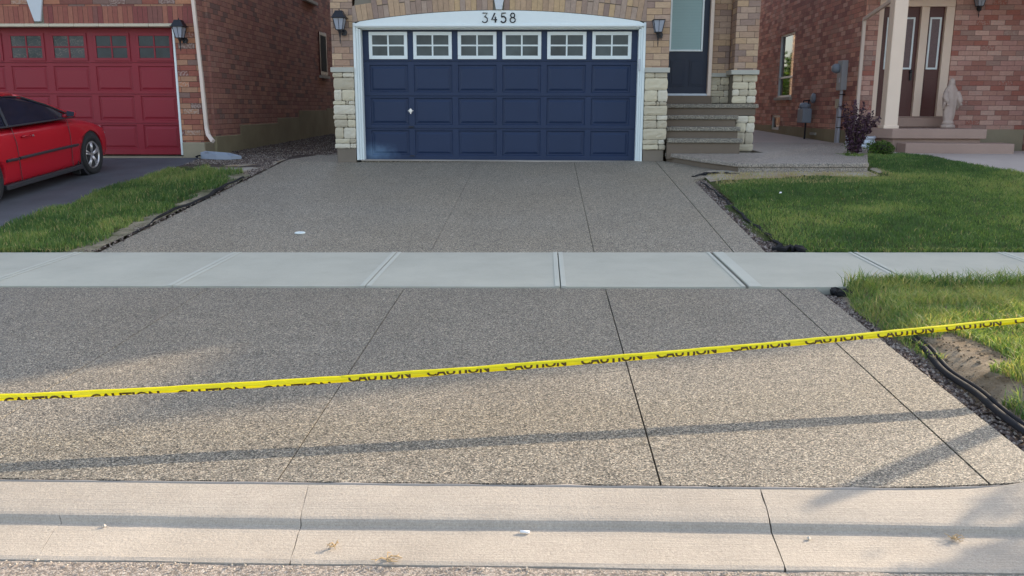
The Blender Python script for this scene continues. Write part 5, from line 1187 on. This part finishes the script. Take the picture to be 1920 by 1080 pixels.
# ================================================================== SMALL THINGS
def disc_cap(x, y, label):
    t = thing('cleanout_cap', label, 'drain cap', (x, y, gz(x, y))); z = gz(x, y)
    m = MB(); m.lathe([(.055, .0), (.056, .012), (.05, .016), (.036, .013), (.034, .004)], (x, y, z), 24); m.build('ring', M['white'], t, smooth=True)
    m = MB(); m.lathe([(.001, .007), (.034, .006)], (x, y, z), 18); m.build('lid', M['grey'], t)
disc_cap(-2.59, 8.93, 'white round pipe cap set in the aggregate driveway near the sidewalk')
m = MB(); m.tube([(-.075, 2.95, -.1785), (-.040, 2.945, -.1785)], .0055, 8); tag(m.build('cigarette_butt', M['paper'], None, smooth=True), 'white cigarette butt lying in the gutter in front of the curb', 'litter')
def leaf_bit(x, y, z, s, label, seed, mat='twig'):
    r_ = random.Random(seed); m = MB()
    for _ in range(9):
        a = r_.uniform(0, 6.28); p = [(x, y, z+.004)]
        for k in range(3): a += r_.uniform(-.8, .8); q = p[-1]; p.append((q[0]+math.cos(a)*s*.35, q[1]+math.sin(a)*s*.3, z+r_.uniform(.002, .02)))
        m.tube(p, [.0022, .002, .0015, .0008], 5)
    tag(m.build('dry_plant_bit', M[mat], None), label, 'debris')
leaf_bit(-.54, 2.735, -.186, .055, 'curled dry root and grass bit lying on the gutter edge', 3); leaf_bit(-.745, 2.82, -.186, .03, 'small dry leaf bit on the gutter left of the dry root', 5)
leaf_bit(1.52, 2.94, -.17, .035, 'dry leaf bit in the gutter at the right end of the curb', 6)
for i, (x_, y_, lb) in enumerate([(-1.67, 2.955, 'small pale stone at the foot of the curb near its left crack'), (.99, 2.93, 'small pale stone in the gutter right of the curb joint'), (-1.78, 2.70, 'lump of pale mortar where the left crack meets the road')]):
    stones('stone', lb, lambda r, x_=x_, y_=y_: (x_, y_), 1, lambda x, y: cx(x)-.182, .010, .012, 40+i, M['pebble'], None, 'stone')
m = MB(); m.add([(2.95, 10.83, .355), (2.985, 10.84, .358), (2.985, 10.85, .372), (2.96, 10.84, .374)], [(0, 1, 2, 3)]); o = m.build('paper_scrap', M['paper'], None); o.modifiers.new('s', 'SOLIDIFY').thickness = .003; tag(o, 'tiny white paper scrap on the front lawn', 'litter')
# ================================================================== CAUTION TAPE
def ray(px, py): return (fw+rt*((px-960)/F)+up*((540-py)/F))
def strip_y(X):   # line on the ground where the shadow of the tape falls
    pts = [(-4.5, 3.0), (-2.32, 3.344), (-1.63, 3.472), (-.90, 3.60), (-.13, 3.68), (.556, 3.747), (1.226, 3.873), (2.153, 4.10), (4.5, 4.75)]
    for (a, b), (c, d) in zip(pts[:-1], pts[1:]):
        if X <= c: return b+(d-b)*(X-a)/(c-a)
    return pts[-1][1]
key = [(-60, 750), (0, 746), (320, 728.5), (600, 709.5), (920, 690), (1220, 669.8), (1560, 638.5), (1740, 620), (1920, 599.5), (1985, 592)]
cen = []
for px, py in key:
    d = ray(px, py); best = None
    for i in range(400):
        s = 2.6+i*.008; P = CAM+d*s; zg = cx(P.x)+.038*(P.y-YN)
        hgt = P.z-zg; k = hgt/math.tan(EL); S = (P.x-k*math.cos(AZ), P.y-k*math.sin(AZ)); e = abs(S[1]-strip_y(S[0]))
        if hgt > .01 and (best is None or e < best[0]): best = (e, P, px)
    cen.append(best[1])
# smooth the solved points with a low order fit so the tape hangs in one gentle line
A_ = np.array([[p.x, p.y, p.z] for p in cen]); fy = np.polyfit(A_[:, 0], A_[:, 1], 2); fz_ = np.polyfit(A_[:, 0], A_[:, 2], 3)
print('TAPE', [(round(a, 2), round(b, 2), round(c, 2)) for a, b, c in A_.tolist()])
def TC(x): return Vector((x, float(np.polyval(fy, x)), float(np.polyval(fz_, x))))
def x_at_px(px):
    lo, hi = -4., 4.5
    for _ in range(50):
        md = (lo+hi)/2; d = TC(md)-CAM; q = 960+F*d.dot(rt)/d.dot(fw)
        if q < px: lo = md
        else: hi = md
    return lo
XS0, XS1 = x_at_px(-60), x_at_px(1985)
# beyond the frame the tape runs on to two stakes
def center(x):
    if x < XS0: T0 = TC(XS0); return T0+(Vector((-3.35, 3.16, .30))-T0)*((XS0-x)/(XS0+3.35))
    if x > XS1: T0 = TC(XS1); return T0+(Vector((3.6, 4.95, .42))-T0)*((x-XS1)/(3.6-XS1))
    return TC(x)
rad = .0155
def frame(x):
    a, b = center(x-.01), center(x+.01); tg = (b-a).normalized(); c = center(x); n = (CAM-c); n = (n-tg*n.dot(tg)).normalized(); u_ = tg.cross(n); u_ = u_ if u_.z > 0 else -u_
    return c, n, u_
def surf(x, ang, r_):
    c, n, u_ = frame(x); rr = r_*(1+.05*math.sin(x*4)+.045*math.sin(x*13+ang*2)+.03*math.sin(x*31-ang*3)); return c+n*(math.cos(ang)*rr*.75)+u_*(math.sin(ang)*rr)
t = thing('caution_tape', 'yellow caution tape with dark lettering stretched low across the apron', 'barrier tape', tuple(center(0.)))
m = MB(); n = 420; k = 17; vs = []
XA0, XA1 = -3.34, 3.59
for i in range(n+1):
    x = XA0+(XA1-XA0)*i/n
    for j in range(5):      # hidden tail added behind the roll to widen the tape's shadow
        c_, n_, u2_ = frame(x); vs.append(surf(x, R(-97), rad)-n_*(.052*(1-j/5))+u2_*(.010*(1-j/5)+.003*math.sin(x*9+j)))
    for j in range(k-5): vs.append(surf(x, R(-97+200*j/(k-6)), rad))
m.add(vs, [(i*k+j, (i+1)*k+j, (i+1)*k+j+1, i*k+j+1) for i in range(n) for j in range(k-1)])
xs_f = x_at_px(640); fl = []   # outer fold lying over the upper half on the right part
nf = 260; kf = 8
for i in range(nf+1):
    x = xs_f+(XA1-xs_f)*i/nf; px_t = (x-xs_f)/(x_at_px(1920)-xs_f); lo = 8+18*max(0, px_t-.45)*1.6+10*math.exp(-px_t*30)
    for j in range(kf): fl.append(surf(x, R(lo+(125-lo)*j/(kf-1)), rad+.0022))
m.add(fl, [(i*kf+j, (i+1)*kf+j, (i+1)*kf+j+1, i*kf+j+1) for i in range(nf) for j in range(kf-1)])
o = m.build('tape_band', M['tape'], t, smooth=True, recalc=False); o.modifiers.new('s', 'SOLIDIFY').thickness = .0004
tv, tf = text_geo('CAUTION', 1., .035); tx0, tx1 = min(v[0] for v in tv), max(v[0] for v in tv); ty0, ty1 = min(v[1] for v in tv), max(v[1] for v in tv)
# triangulate text finely so that it can wrap round the rolled tape
bm = bmesh.new(); bv = [bm.verts.new(v) for v in tv]; seen = set()
for f in tf:
    try: bm.faces.new([bv[i] for i in f])
    except Exception: pass
for _ in range(9):
    y = ty0+(ty1-ty0)*(_+1)/10
    bmesh.ops.bisect_plane(bm, geom=bm.verts[:]+bm.edges[:]+bm.faces[:], plane_co=(0, y, 0), plane_no=(0, 1, 0))
bm.verts.ensure_lookup_table(); bm.verts.index_update()
TV = [(v.co.x, v.co.y) for v in bm.verts]; TF = [tuple(v.index for v in f.verts) for f in bm.faces]; bm.free()
words = [(8, 137), (170, 300), (332, 461), (492, 620), (653, 770), (800, 917), (945, 1061), (1088, 1203), (1229, 1342), (1368, 1480), (1507, 1616), (1642, 1748), (1770, 1875), (1899, 2004), (-155, -25)]
for wx0, wx1 in words:
    a, b = x_at_px(wx0), x_at_px(wx1)
    if wx0 < 645: pc = -92-30*max(0, wx0)/600.; hf = 88; lim = 200
    else: pc = 14; hf = 84; lim = 200
    if wx0 > 600 and wx0 < 700: pc = 10
    if wx0 > 1600: pc = 0; hf = 70
    m = MB(); P = []
    for (u, v) in TV:
        uu = (u-tx0)/(tx1-tx0); vv = (v-ty0)/(ty1-ty0)*2-1; P.append(surf(a+(b-a)*uu, R(pc+vv*hf), rad+.0009))
    m.add(P, TF); m.build('lettering', M['ink'], t, recalc=False)
def stake(x, y, label):
    z = cx(x)+.038*(y-YN)
    m = MB(); m.hexa([(x-.01, y-.01, z-.25), (x+.01, y-.01, z-.25), (x-.01, y+.01, z-.25), (x+.01, y+.01, z-.25), (x-.022, y-.022, z-.1), (x+.022, y-.022, z-.1), (x-.022, y+.022, z-.1), (x+.022, y+.022, z-.1)]); m.box(x-.022, x+.022, y-.022, y+.022, z-.0999, z+.62)
    tag(m.build('wooden_stake', M['wood'], None, bevel=.002), label, 'stake')
stake(3.6, 4.98, 'wooden stake in the boulevard grass holding the right end of the tape')
stake(-3.36, 3.14, 'wooden stake at the curb holding the left end of the tape')
